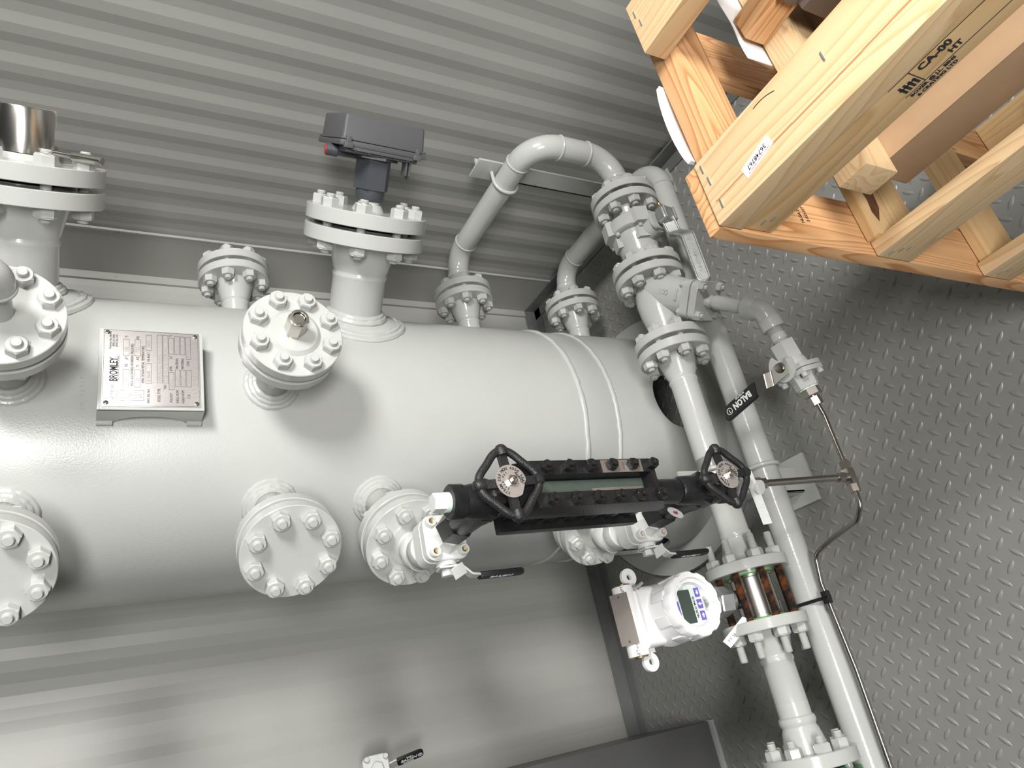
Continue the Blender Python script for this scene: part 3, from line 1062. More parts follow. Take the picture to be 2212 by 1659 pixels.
# middle spool
yE, yF = -.7170, -1.2320
sm = thing('pipe_spool', 'straight grey pipe behind the black gauge, from the strainer to the flow meter', 'pipe', (XP, -.95, ZP))
bm = NB(); lathe(bm, wn_profile(2, .045, .30), fl_y(yE, -1), 56); part('flange', bm, PAINT, sm)
bm = NB(); lathe(bm, wn_profile(2, .045, .25), fl_y(yF, 1), 56); part('flange', bm, PAINT, sm)
bolts(sm, frame((XP, yE, ZP), (0, 1, 0)), 2, -.0225, GAP + .0225)

# lower end spool
yG, yH = -1.3190, -1.5800
sl = thing('pipe_spool', 'short thick grey pipe between the rusty-studded meter and the green valve', 'pipe', (XP, -1.44, ZP))
bm = NB(); lathe(bm, wn_profile(2, .040, .20), fl_y(yG, -1), 56); part('flange', bm, PAINT, sl)
bm = NB()
R, bc, t, rh, rp, rf, *_ = SIZES[2]
lathe(bm, [(rf, 0), (rf, -.0018), (R + .002, -.0018), (R + .003, -.003), (R + .003, -.0235), (R + .0015, -.025), (.042, -.025), (.040, -.032), (.034, -.062), (.0315, -.068), (.0315, -.070), (.0335, -.073), (.0345, -.078), (.0335, -.084), (.0302, -.087), (.0302, -.11)], fl_y(yH, 1), 56)
part('flange', bm, PAINT, sl)
bolts(sl, frame((XP, yH, ZP), (0, 1, 0)), 2, -.030, .025, rot=22.5, phi=.011)

# green valve at the bottom edge
gv = thing('green_valve', 'green painted valve body under the lowest pipe flange at the picture edge', 'valve', (XP, -1.66, ZP))
bm = NB()
M = fl_y(yH - .004, -1)
lathe(bm, [(.060, 0), (.060, .004), (.082, .006), (.083, .008), (.083, .026), (.060, .028), (.058, .06), (.085, .09), (.085, .14), (.055, .16)], frame((XP, yH - .004, ZP), (0, -1, 0)), 56)
part('body', bm, GREENV, gv)
bm = NB(); cyl(bm, (XP, yH, ZP), (XP, yH - .004, ZP), .05, 40); part('gasket', bm, GASKET, gv)

# ------------------------------------------------------------------ turbine flow meter and readout
fm = thing('turbine_flow_meter', 'polished turbine meter clamped between two flanges by long rusty studs', 'flow meter', (XP, -1.275, ZP))
bm = NB()
M = frame((XP, yF - .003, ZP), (0, -1, 0)); LB = (yF - .003) - (yG + .003)
lathe(bm, [(.043, 0), (.043, .004), (.0395, .005), (.0395, LB - .005), (.043, LB - .004), (.043, LB)], M, 56)
part('body', bm, STEEL, fm)
for y in (yF - .0015, yG + .0015):
    bm = NB(); lathe(bm, [(.047, -.0014), (.047, .0014)], frame((XP, y, ZP), (0, 1, 0)), 48); part('gasket_ring', bm, GREEN, fm, 'green gasket ring')
bm = NB(); cyl(bm, (XP, -1.2755, ZP + .030), (XP, -1.2755, ZP + .082), .0175, 32); part('pickup_stem', bm, STEELD, fm)
bm = NB()
prism(bm, hexpts(.050, .3), .082, .112, frame((XP, -1.2755, ZP), (0, 0, 1), (0, 1, 0)), .002)
lathe(bm, [(.0215, .070), (.0215, .083)], frame((XP, -1.2755, ZP), (0, 0, 1)), 32)
lathe(bm, [(.0205, .111), (.0225, .116), (.0205, .121), (.0225, .126), (.0195, .133), (.0195, .15)], frame((XP, -1.2755, ZP), (0, 0, 1)), 32)
part('union_nut', bm, ZINC, fm)
MF = frame((XP, 0, ZP), (0, 1, 0))
d, af, h, bc = .0150, .0262, .0158, .0635
for k in range(8):
    a = math.radians(22.5 + 45 * k); ca, sa = math.cos(a) * bc, math.sin(a) * bc
    Q = MF @ T(ca, sa, 0)
    zl, zh = yG - .0225, yF + .0225
    L0_, L1_ = zl - h - .030, zh + h + .030
    s = place('stud_bolt', stud_mesh(d, zh - zl - .002, RUST, .09), fm, Q @ T(0, 0, zl + .001)); s['label'] = 'rusty threaded stud'
    for z0_, L_ in ((zl - h - .030, h + .031), (zh - .001, h + .031)):
        e = bpy.data.objects.new('stud_end', stud_mesh(d + .0002, L_, PAINT, .05)); COL.objects.link(e); e.parent = s
        e.matrix_local = T(0, 0, z0_ - (zl + .001))
    nm = nut_mesh(af, h, d, PAINT)
    for z_, fl in ((zh, False), (zl, True)):
        n = bpy.data.objects.new('hex_nut', nm); COL.objects.link(n); n.parent = s
        n.matrix_local = T(0, 0, z_ - (zl + .001)) @ (Matrix.Rotation(PI, 4, 'X') if fl else Matrix.Identity(4)) @ Matrix.Rotation(rnd.uniform(0, 1), 4, 'Z')
# pale spacer blocks threaded on two of the studs
for a_, y_ in ((-67.5, -1.300), (-22.5, -1.262)):
    a = math.radians(a_)
    p = MF @ Vector((bc * math.cos(a), bc * math.sin(a), y_))
    bm = NB(); box(bm, (-.0165, -.0155, -.014), (.0165, .0155, .014), frame(p, (0, 1, 0), (.5, 0, 1)), .0012)
    part('spacer_block', bm, simple('stained_white_block', (.62, .58, .56), .5, 0, .1, 200, .18, 60) if a_ == -67.5 else bpy.data.materials['stained_white_block'], fm, 'stained white block on a stud')

# readout head
hd = thing('flow_meter_readout', 'white explosion-proof readout head with round glass, screen and purple keys', 'meter', (XP, -1.276, ZP + .14))
HZ0 = .486; HX0, HX1 = .842, .944; HY = -1.274
HM = frame((HX0, HY, HZ0), (1, 0, 0), (0, 0, 1))       # z -> +x ; y -> up ; x -> +y
bm = NB()
HL = HX1 - HX0
lathe(bm, [(.050, -.004), (.0565, .002), (.0590, .008), (.0590, .014), (.0575, .016), (.0575, HL - .018)], HM, 72)
for k in range(8):
    a = math.radians(20 + 45 * k); Q = HM @ Matrix.Rotation(a, 4, 'Z')
    box(bm, (.0565, -.009, HL - .052), (.0600, .009, HL - .017), Q, .0015)
cyl(bm, (XP, HY, ZP + .130), (XP, HY, HZ0 - .05), .0195, 32)
part('housing', bm, WHITE, hd)
bm = NB()
pts = []
for k in range(96):
    a = 2 * PI * k / 96
    m = (math.degrees(a) + 8) % 36
    r = .0595 if m < 24 else .0570
    pts.append((r * math.cos(a), r * math.sin(a)))
# ring body
n = len(pts)
inner = [(.0475 * math.cos(2 * PI * k / n), .0475 * math.sin(2 * PI * k / n)) for k in range(n)]
inner2 = [(.0400 * math.cos(2 * PI * k / n), .0400 * math.sin(2 * PI * k / n)) for k in range(n)]
inner3 = [(.0385 * math.cos(2 * PI * k / n), .0385 * math.sin(2 * PI * k / n)) for k in range(n)]
lay = [(pts, HL - .018), (pts, HL + .001), ([(x * .97, y * .97) for x, y in pts], HL + .0035), (inner, HL + .0035), (inner, HL - .002), (inner2, HL - .002), (inner3, HL - .010)]
rows = [[bm.verts.new(HM @ Vector((x, y, z))) for x, y in P] for P, z in lay]
for a, b in zip(rows, rows[1:]):
    for k in range(n):
        bm.faces.new((a[k], a[(k + 1) % n], b[(k + 1) % n], b[k]))
bm.faces.new(rows[0][::-1])
for a in (35, 155, 275):
    Q = HM @ Matrix.Rotation(math.radians(a), 4, 'Z')
    box(bm, (.0395, -.005, HL - .004), (.0485, .005, HL + .0030), Q, .001)
cap_ = part('cap_ring', bm, WHITE, hd)
bm = NB(); lathe(bm, [(.0388, HL - .0125), (.0388, HL - .0105)], HM, 56); face = part('face_plate', bm, simple('meter_face', (.70, .76, .74), .25, coat=.6), hd)
FZ = HL - .0100
bm = NB(); prism(bm, roundrect(.060, .029, .002), FZ - .0003, FZ + .0004, HM @ T(-.002, .0115, 0)); part('lcd_screen', bm, LCD, hd, 'dark green LCD screen')
bm = NB()
text(bm, 'NUFLO MC-III', .0066, HM @ T(-.024, -.0085, FZ), 'LEFT', .95, .0003, .015)
part('model_lettering', bm, INK, hd)
for kx, kk in ((-.021, 0), (.0, 1), (.021, 2)):
    bm = NB(); prism(bm, roundrect(.0165, .0115, .001), FZ - .0003, FZ + .0008, HM @ T(kx, -.0205, 0)); kb = part('key', bm, PURP, hd, 'purple arrow key')
    bm = NB()
    Q = HM @ T(kx, -.0205, FZ + .0008) @ Matrix.Rotation((0, PI / 2, PI)[kk], 4, 'Z')
    prism(bm, [(-.004, -.0014), (0, -.0014), (0, -.0036), (.0052, 0), (0, .0036), (0, .0014), (-.004, .0014)], 0, .0003, Q)
    o = part('arrow', bm, WINK, hd); o.parent = kb; o.location = (0, 0, 0)
bm = NB(); prism(bm, roundrect(.026, .006, .001), FZ - .0003, FZ + .0006, HM @ T(-.004, .0320, 0)); part('logo_strip', bm, PURP, hd)
# conduit hub across the back
bm = NB()
cA, cB = Vector((HX0 + .010, HY + .062, HZ0 + .082)), Vector((HX0 + .010, HY - .066, HZ0 + .082))
lathe(bm, [(.016, 0), (.0205, .001), (.0205, .030), (.018, .036), (.0175, .092), (.0205, .098), (.0205, .127), (.016, .128)], frame(cA, cB - cA), 40)
prism(bm, roundrect(.110, .05, .012), -.02, .018, frame(Vector((HX0 + .012, HY, HZ0 + .052)), (0, 0, 1), (1, 0, 0)))
box(bm, (HX0 - .012, HY - .05, HZ0 + .02), (HX0 + .03, HY + .05, HZ0 + .075), bev=.006)
for s_, in ((1,), (-1,)):
    c = Vector((HX0 + .004, HY + .078 * s_, HZ0 + .060))
    Q = frame(c, (1, 0, 0), (0, 0, 1))
    bmh = []
    no = 24
    o_ = [bm.verts.new(Q @ Vector((.017 * math.cos(2 * PI * k / no), .017 * math.sin(2 * PI * k / no), .0))) for k in range(no)]
    o2 = [bm.verts.new(Q @ Vector((.017 * math.cos(2 * PI * k / no), .017 * math.sin(2 * PI * k / no), .007))) for k in range(no)]
    i_ = [bm.verts.new(Q @ Vector((.0055 * math.cos(2 * PI * k / no), .0055 * math.sin(2 * PI * k / no), .0))) for k in range(no)]
    i2 = [bm.verts.new(Q @ Vector((.0055 * math.cos(2 * PI * k / no), .0055 * math.sin(2 * PI * k / no), .007))) for k in range(no)]
    for k in range(no):
        k2 = (k + 1) % no
        bm.faces.new((o2[k], o2[k2], i2[k2], i2[k])); bm.faces.new((o_[k], i_[k], i_[k2], o_[k2])); bm.faces.new((o_[k], o_[k2], o2[k2], o2[k])); bm.faces.new((i_[k], i2[k], i2[k2], i_[k2]))
    box(bm, (HX0 + .004, min(HY + .045 * s_, c.y - .0155 * s_), HZ0 + .045), (HX0 + .011, max(HY + .045 * s_, c.y - .0155 * s_), HZ0 + .075))
part('conduit_hub', bm, WHITE, hd)
for e_, d_ in ((cA, Vector((0, 1, 0))), (cB, Vector((0, -1, 0)))):
    bm = NB(); cyl(bm, e_ - d_ * .002, e_ + d_ * .002, .0155, 28); part('plug', bm, BRASS, hd, 'brass hub plug')
bm = NB()
for s_, yy in (('3/4 NPT', HY + .060), ('NPTmod', HY - .042)):
    text(bm, s_, .0085, Matrix(((0, .75, .66, HX0 + .010 + .0205 * .70), (-1, 0, 0, yy), (0, .66, -.75, HZ0 + .082 + .0205 * .73), (0, 0, 0, 1))) if False else frame((HX0 + .010 + .0206 * .78, yy, HZ0 + .082 + .0206 * .62), (.78, 0, .62), (-.62, 0, .78)) @ T(-.026, 0, 0), 'LEFT', .9, .0004)
part('hub_lettering', bm, INK, hd)
bm = NB()
Q = frame((HX0 + .020, HY + .002, HZ0 + .103), (.62, 0, .78), (-.78, 0, .62))
prism(bm, roundrect(.092, .034, .001), 0, .0012, Q)
tp = part('tag_plate', bm, TAGM, hd, 'blank brushed metal tag')
for xx_ in (-.040, .040):
    bm = NB(); lathe(bm, [(.0022, 0), (.0016, .001), (0, .0012)], Q @ T(xx_, 0, .0012), 12); o = part('rivet', bm, STEEL, hd); o.parent = tp; o.location = (0, 0, 0)
bm = NB()
q = Vector((HX0 + .030, HY + .052, HZ0 + .066))
lathe(bm, [(.007, 0), (.007, .002), (.0045, .003), (.0045, .007), (0, .008)], frame(q, (.6, .5, .5)), 16)
cyl(bm, q, q + Vector((.012, .008, -.010)), .0028, 10)
part('ground_screw', bm, ZINC, hd)
# hanging paper tag
bm = NB(); prism(bm, [(-.035, -.010), (.024, -.010), (.028, .0), (.024, .010), (-.035, .010)], 0, .0004, frame((XP + .006, -1.330, ZP + .078), (.8, -.45, .4), (.25, .5, .8)))
tg = solo('paper_tag', bm, PAPER, 'small white printed tag hanging beside the readout stem', 'tag', (XP + .006, -1.330, ZP + .078))
bm = NB()
Q = frame((XP + .006, -1.330, ZP + .078), (.8, -.45, .4), (.25, .5, .8))
text(bm, '7 7  SA-193', .008, Q @ T(-.028, 0, .0005), 'LEFT', .85, .0002)
o = part('tag_printing', bm, INK, tg)

# ------------------------------------------------------------------ level gauge with its valves
GY = -1.112; GX = 1.108


def gauge_ball_valve(z, label, lidface_s):
    th = thing('ball_valve', label, 'valve', (.93, GY, z), 'gauge ball valves')
    n = rdir(-43)
    e0 = Vector((AX.x, AX.y, z)) + n * lidface_s
    ec = Vector((.832, GY, z))
    bm = NB()
    cyl(bm, e0 - n * .002, ec, .0265, 36)
    lathe(bm, [(.0295, -.020), (.0305, -.018), (.0305, .004), (.0285, .010), (.026, .018)], frame(ec - n * .006, n), 36)
    sweep(bm, fillet([ec - n * .03, ec, ec + Vector((.03, 0, 0))], .02, 6), .0285, 36)
    lathe(bm, [(.0255, .006), (.0300, .012), (.0300, .034), (.0280, .036), (.018, .036)], frame(ec, (1, 0, 0)), 36)
    part('socket_elbow', bm, WHITE if False else PAINT_W, th)
    bm = NB(); cyl(bm, ec + Vector((.034, 0, 0)), ec + Vector((.060, 0, 0)), .0165, 28); part('nipple', bm, PAINT_W, th)
    bm = NB()
    FM = frame((.885, GY - .004, z), (1, 0, 0), (0, 0, 1))
    lathe(bm, [(.024, 0), (.027, .004), (.030, .02)], FM, 36)
    prism(bm, roundrect(.074, .072, .016), .012, .040, FM)
    prism(bm, roundrect(.070, .070, .014), .039, .048, FM)
    part('body', bm, PAINT_W, th)
    bm = NB()
    prism(bm, roundrect(.074, .072, .015), .049, .060, FM, .002)
    for k in range(4):
        Q = FM @ Matrix.Rotation(PI / 2 * k, 4, 'Z')
        prism(bm, [(.008, -.015), (.030, -.026), (.026, -.030), (.015, -.008)] if False else [(.01, -.012), (.012, .012), (.022, .0)], .058, .070, Q)
    lathe(bm, [(.030, .058), (.025, .070), (.0225, .076), (.0225, .084), (.019, .086)], FM, 8)
    part('cover_plate', bm, PAINT_W, th)
    for sx_ in (-1, 1):
        for sy_ in (-1, 1):
            bm = NB(); Q = FM @ T(.0245 * sx_, .0245 * sy_, 0)
            lathe(bm, [(.0085, .058), (.0085, .0705), (.0078, .0715), (.0052, .0715), (.0047, .064), (0, .064)], Q, 6 * 4)
            sc = part('cap_screw', bm, PAINT_W, th)
            bm = NB(); prism(bm, hexpts(.0085), .0640, .0646, Q); o = part('hex_socket', bm, BRASS, th); o.parent = sc; o.location = (0, 0, 0)
    # stem, nut and cranked lever on the near side
    st0 = Vector((.925, GY - .038, z - .002)); d = Vector((0, -1, 0))
    bm = NB()
    cyl(bm, st0, st0 + d * .010, .017, 28); cyl(bm, st0 + d * .009, st0 + d * .022, .007, 20)
    prism(bm, hexpts(.019, .2), .016, .025, frame(st0, d), .001)
    part('stem_nut', bm, PAINT_W, th)
    bm = NB()
    a = st0 + d * .0130
    pth = fillet([a + Vector((.002, 0, .016)), a + Vector((.006, 0, -.022)), a + Vector((.006, -.015, -.038)), a + Vector((.006, -.017, -.054))], [0, .007, .007, 0], 5)
    wdv = Vector((1, 0, .2))
    ribbon(bm, pth, wdv, [.030] * 3 + [.024] * (len(pth) - 3), .0032)
    prism(bm, [(-.010, -.011), (.010, -.011), (.010, .011), (-.010, .011)], 0, .0028, frame(a + Vector((.016, -.008, -.012)), (.8, -.6, 0), (0, -.6, .8)))
    lv = part('lever', bm, PAINT_W, th)
    bm = NB()
    g0 = pth[-1] + Vector((0, 0, .004)); g1 = g0 + Vector((.010, -.002, -.078))
    gp = [g0 + (g1 - g0) * t for t in (0, .05, .9, .97, 1)]
    ribbon(bm, gp, wdv, [.023, .026, .026, .022, .014], .0085)
    bmesh.ops.bevel(bm, geom=bm.edges[:], offset=.0018, segments=2, affect='EDGES')
    o = part('grip', bm, RUBBER, th, 'black vinyl lever grip'); o.parent = lv; o.location = (0, 0, 0)
    bm = NB()
    gx_ = (g1 - g0).normalized(); gn = gx_.cross(wdv.normalized()).normalized()
    if gn.y > 0:
        gn = -gn
    text(bm, 'BALON', .012, frame(g0 + (g1 - g0) * .5 + gn * .0044, gn, gn.cross(gx_)), 'CENTER', 1.0, .0003, .03)
    o = part('grip_lettering', bm, WINK, th); o.parent = lv; o.location = (0, 0, 0)
    return th


gauge_ball_valve(.955, 'pale grey ball valve with black lever, at the upper end of the black gauge', .466 + GAP + .0225 + .004)
gauge_ball_valve(.545, 'pale grey ball valve with black lever at the lower end of the gauge', .466 + GAP + .0225 + .004)


def handwheel(parent, c, rot, tilt=0.0):
    """four-lobed wheel facing +x at c."""
    M = frame(c, (1, 0, 0), (0, 0, 1)) @ Matrix.Rotation(rot, 4, 'Z')
    bm = NB()
    pts = []
    for k in range(96):
        a = 2 * PI * k / 96
        r = .0435 + .0036 * math.cos(4 * a)
        pts.append(M @ Vector((r * math.cos(a), r * math.sin(a), 0)))
    sweep(bm, pts, .0058, 12, True)
    for k in range(4):
        a = PI / 2 * k; q = Vector((math.cos(a), math.sin(a), 0))
        sweep(bm, [M @ (q * s) for s in (.040, .046, .051, .0545, .0565)], [.0085, .0095, .0088, .0062, .002], 14)
        ribbon(bm, [M @ (q * s + Vector((0, 0, h))) for s, h in ((.008, .001), (.022, -.001), (.045, -.002))], M.to_3x3() @ Vector((-q.y, q.x, 0)), .0125, .007)
    lathe(bm, [(.012, -.012), (.0135, -.006), (.0135, .004), (.011, .005)], M, 28)
    wl = part('handwheel', bm, BLACKM, parent, 'black four-lobed handwheel')
    bm = NB()
    pl_ = [(.0235 * math.cos(a), .0235 * math.sin(a)) for a in [math.radians(-60 + 300 * k / 40) for k in range(41)]]
    pl_ = [(x, y) for x, y in pl_]
    prism(bm, pl_, .0052, .0062, M @ Matrix.Rotation(-.5, 4, 'Z'))
    o = part('name_disc', bm, PLATE, parent, 'round metal data disc'); o.parent = wl; o.location = (0, 0, 0)
    bm = NB()
    s = 'STEAM 250 WOG 4000 SEAT'
    for i, ch in enumerate(s):
        a = PI * .85 - i * .205
        text(bm, ch, .0058, M @ T(.0185 * math.cos(a), .0185 * math.sin(a), .0063) @ Matrix.Rotation(a - PI / 2, 4, 'Z'), 'CENTER', 1, .0003, .02)
    for i, ch in enumerate('2500 PSI'):
        a = PI * .80 - i * .30
        text(bm, ch, .0046, M @ T(.0128 * math.cos(a), .0128 * math.sin(a), .0063) @ Matrix.Rotation(a - PI / 2, 4, 'Z'), 'CENTER', 1, .0003, .02)
    text(bm, 'Quality', .0060, M @ T(.004, -.0130, .0063) @ Matrix.Rotation(.5, 4, 'Z'), 'CENTER', 1, .0003, .02)
    o = part('disc_lettering', bm, INK, parent); o.parent = wl; o.location = (0, 0, 0)
    bm = NB()
    prism(bm, hexpts(.0135, .4), .006, .0125, M, .001); lathe(bm, [(.0042, .012), (.0040, .0165), (.002, .0175), (0, .0175)], M, 16)
    o = part('wheel_nut', bm, STEEL, parent, 'bright wheel nut'); o.parent = wl; o.location = (0, 0, 0)


def gauge_valve(z, top, wheel_x, label, rot):
    th = thing('gauge_valve', label, 'valve', (GX, GY, z), 'gauge valves')
    ax = lambda x: Vector((x, GY, z))
    bm = NB()
    prism(bm, hexpts(.046, .3), .970 - .0, 1.012, frame((0, GY, z), (1, 0, 0), (0, 0, 1)))
    part('tailpiece_nut', bm, BLACK, th)
    bm = NB(); cyl(bm, ax(.968), ax(.972), .0175, 24); part('sealant', bm, TAPE, th, 'pale green thread sealant')
    bm = NB()
    lathe(bm, [(.0215, 1.010), (.0235, 1.014), (.0245, 1.055), (.027, 1.075), (.028, 1.095)], frame((0, GY, z), (1, 0, 0)), 40)
    s = 1 if top else -1
    sweep(bm, [Vector((GX - .004, GY, z + s * h)) for h in (-.052, -.046, -.020, 0, .018, .036, .050)], [.021, .0245, .0255, .0275, .0265, .0235, .0225], 36)
    lathe(bm, [(.024, 0), (.0255, .002), (.0255, .019), (.023, .021)], frame((GX - .004, GY, z + s * .040), (0, 0, s)), 36)
    part('body', bm, BLACK, th)
    bm = NB()
    prism(bm, hexpts(.052, .15), 1.094, 1.120, frame((0, GY, z), (1, 0, 0), (0, 0, 1)), .003)
    lathe(bm, [(.020, 1.118), (.0185, 1.140), (.0125, 1.142)], frame((0, GY, z), (1, 0, 0)), 32)
    part('bonnet', bm, BLACK, th)
    bm = NB(); cyl(bm, ax(1.138), ax(wheel_x), .0078, 20); part('stem', bm, STEEL, th)
    if top:
        bm = NB()
        q = Vector((GX - .004, GY, z + .060))
        cyl(bm, q, q + Vector((0, 0, .008)), .0145, 20)
        sl_ = part('sealant', bm, TAPE, th)
        bm = NB()
        prism(bm, hexpts(.0245, .1), .007, .026, frame(q, (0, 0, 1), (0, 1, 0)), .001)
        part('vent_plug', bm, PAINT_W, th, 'pale painted hex plug')
    handwheel(th, ax(wheel_x), rot)
    return th


gauge_valve(.955, True, 1.176, 'black gauge valve with four-lobed handwheel at the upper end of the gauge', .06)
lowv = gauge_valve(.545, False, 1.170, 'black gauge valve with handwheel and maple leaf sticker at the lower end', .10)
bm = NB()
for r_, c_ in ((.0105, 0),):
    Q = frame((1.045, GY - .0242 * .80, .545 + .0242 * .60), (0, -.80, .60), (1, 0, 0))
    prism(bm, [(.016 * math.cos(2 * PI * k / 28), .0105 * math.sin(2 * PI * k / 28)) for k in range(28)], 0, .0006, Q)
stk = part('sticker', bm, PAPER, lowv, 'white oval sticker with red leaf')
bm = NB()
leaf = [(0, -.006), (.001, -.002), (.005, -.003), (.004, -.001), (.007, .001), (.005, .002), (.0055, .004), (.003, .003), (.002, .006), (0, .008), (-.002, .006), (-.003, .003), (-.0055, .004), (-.005, .002), (-.007, .001), (-.004, -.001), (-.005, -.003), (-.001, -.002)]
prism(bm, [(x * .8, y * .8) for x, y in leaf], .0006, .0009, Q); o = part('leaf_mark', bm, RED, lowv); o.parent = stk; o.location = (0, 0, 0)

lg = thing('level_gauge', 'black armoured sight glass with two rows of nuts, in front of the vessel', 'gauge', (GX, GY, .672))
zt_, zb_ = .926, .670
# front cover with window slot and bevelled ends
def cover(name, x0, x1, y0_, y1_, slot, mat=BLACK, bev=.016):
    bm = NB()
    def ring(x, yo, zo):
        return [bm.verts.new((x, y, z)) for y, z in ((GY + y0_ + yo, zb_ + zo), (GY + y1_ - yo, zb_ + zo), (GY + y1_ - yo, zt_ - zo), (GY + y0_ + yo, zt_ - zo))]
    a = ring(x0, 0, 0); b = ring(x0 + (x1 - x0) * .45, 0, 0); c = ring(x1, .004, bev)
    for p, q in ((a, b), (b, c)):
        for k in range(4):
            bm.faces.new((p[k], p[(k + 1) % 4], q[(k + 1) % 4], q[k]))
    if slot:
        sl2, zs0, zs1, dep = slot
        d = [bm.verts.new((x1, y, z)) for y, z in ((GY - sl2, zs0), (GY + sl2, zs0), (GY + sl2, zs1), (GY - sl2, zs1))]
        e = [bm.verts.new((x1 - dep, y, z)) for y, z in ((GY - sl2 * .8, zs0 + .006), (GY + sl2 * .8, zs0 + .006), (GY + sl2 * .8, zs1 - .006), (GY - sl2 * .8, zs1 - .006))]
        for p, q in ((c, d), (d, e)):
            for k in range(4):
                bm.faces.new((p[k], p[(k + 1) % 4], q[(k + 1) % 4], q[k]))
        bm.faces.new(e)
    else:
        bm.faces.new(c)
    bm.faces.new(a[::-1])
    return part(name, bm, mat, lg, ang=20)


cover('front_cover', 1.128, 1.166, -.039, .039, (.0135, .694, .900, .020))
cover('rear_cover', 1.072, 1.040, -.039, .039, None)
bm = NB(); box(bm, (1.070, GY - .024, .676), (1.130, GY + .024, .922), bev=.003)
for k in range(6):
    zz = .882 - .0388 * k
    box(bm, (1.075, GY - .030, zz - .004), (1.13, GY + .030, zz + .004))
for z0_, z1_ in ((.920, .940), (.600, .676)):
    cyl(bm, (GX - .004, GY, z0_), (GX - .004, GY, z1_), .021, 32)
part('chamber', bm, BLACK, lg)
bm = NB(); box(bm, (1.1462, GY - .0095, .702), (1.1485, GY + .0095, .892)); part('glass', bm, LCD, lg, 'dark sight glass')
bm = NB(); box(bm, (1.1487, GY - .0100, .706), (1.1500, GY - .0040, .800), bev=.0003); part('scale_strip', bm, TAGM, lg, 'worn pale strip inside the slot')
bm = NB(); box(bm, (1.1662, GY + .0135, .710), (1.1670, GY + .0335, .786)); np_ = part('maker_plate', bm, TAGM, lg, 'stained metal maker plate')
bm = NB()
MPL = Matrix(((0, 0, 1, 1.1670), (1, 0, 0, 0), (0, 1, 0, 0), (0, 0, 0, 1)))
text(bm, 'QUALITY', .0050, MPL @ T(GY + .0240, .7775, 0), 'CENTER', .7, .0002)
text(bm, 'CONTROLS', .0032, MPL @ T(GY + .0240, .7725, 0), 'CENTER', .7, .0002)
text(bm, 'CRN 2011', .0036, MPL @ T(GY + .0240, .7455, 0), 'CENTER', .8, .0002)
text(bm, '14-300', .0036, MPL @ T(GY + .0240, .7150, 0), 'CENTER', .8, .0002)
o = part('plate_lettering', bm, INK, lg); o.parent = np_; o.location = (0, 0, 0)
gn_ = nut_mesh(.0165, .0110, .010, BLACK)
gst = {}
bm = NB(); lathe(bm, [(.0052, 0), (.0052, .124), (.0046, .129), (.0050, .130), (.0044, .1345), (.0035, .1355), (0, .1355)], seg=16); gsm = mesh_from(bm, 'stud_bolt', BLACK)
for k in range(6):
    for sgn in (1, -1):
        zz = .8865 - .0390 * k; yy = GY + .0245 * sgn
        s = place('stud_bolt', gsm, lg, frame((1.0475, yy, zz), (1, 0, 0)))
        for zo, fl in ((1.166 - 1.0475, False), (-.0005, True)):
            n = bpy.data.objects.new('hex_nut', gn_); COL.objects.link(n); n.parent = s
            n.matrix_local = T(0, 0, zo) @ (Matrix.Rotation(PI, 4, 'X') if fl else Matrix.Identity(4)) @ Matrix.Rotation(rnd.uniform(0, 1), 4, 'Z')

# drain valve under the gauge
dv = thing('gauge_drain_valve', 'small grey drain valve with flat painted lever, behind the lower handwheel', 'valve', (1.114, GY, .455))
bm = NB()
cyl(bm, (1.108, GY, .500), (1.112, GY, .480), .013, 24)
prism(bm, hexpts(.032), .432, .484, frame((1.113, GY, 0), (0, 0, 1), (0, 1, 0)), .003)
cyl(bm, (1.113, GY, .455), (1.150, GY - .016, .452), .0125, 20)
part('body', bm, PAINT, dv)
bm = NB()
q = Vector((1.146, GY, .462))
pth = fillet([q + Vector((0, .014, .004)), q + Vector((0, -.014, .002)), q + Vector((-.006, -.026, -.006)), q + Vector((-.006, -.078, -.008))], [0, .008, .010, 0], 5)
ribbon(bm, pth, Vector((.75, -.1, -.65)), .015, .0035)
part('lever', bm, PAINT, dv)

# ------------------------------------------------------------------ strainer blow-down: elbow, ball valve, tubing
e_c = leg0 + legd * legL
d2 = Vector((0, -.173, -.040)).normalized()
de = thing('drain_elbow', 'grey forged 45-degree elbow between the strainer cover and the drain valve', 'pipe fitting', e_c)
bm = NB()
p0 = leg0 + legd * .157
lathe(bm, [(.0150, 0), (.0150, .010), (.0134, .012), (.0134, .020), (.0165, .023), (.0165, .052), (.0150, .056), (.0150, .10)], frame(p0 - legd * .001, legd), 32)
part('nipple', bm, PAINT, de)
bm = NB()
sweep(bm, fillet([e_c - legd * .045, e_c, e_c + d2 * .045], .028, 8), .0228, 36)
for q, d in ((e_c - legd * .045, legd), (e_c + d2 * .045, -d2)):
    lathe(bm, [(.018, 0), (.0235, .0005), (.0248, .002), (.0248, .022), (.0225, .026)], frame(q, d), 36)
part('elbow', bm, PAINT, de)
bm = NB()
v0 = e_c + d2 * .044
prof = [(.0166, 0)]
for k in range(5):
    prof += [(.0166, .002 + .0022 * k), (.0152, .0031 + .0022 * k)]
prof += [(.0166, .014), (.0166, .026)]
for k in range(4):
    prof += [(.0166, .0265 + .0022 * k), (.0152, .0276 + .0022 * k)]
prof += [(.0160, .040)]
lathe(bm, prof, frame(v0, d2), 32)
part('close_nipple', bm, PAINT, de)

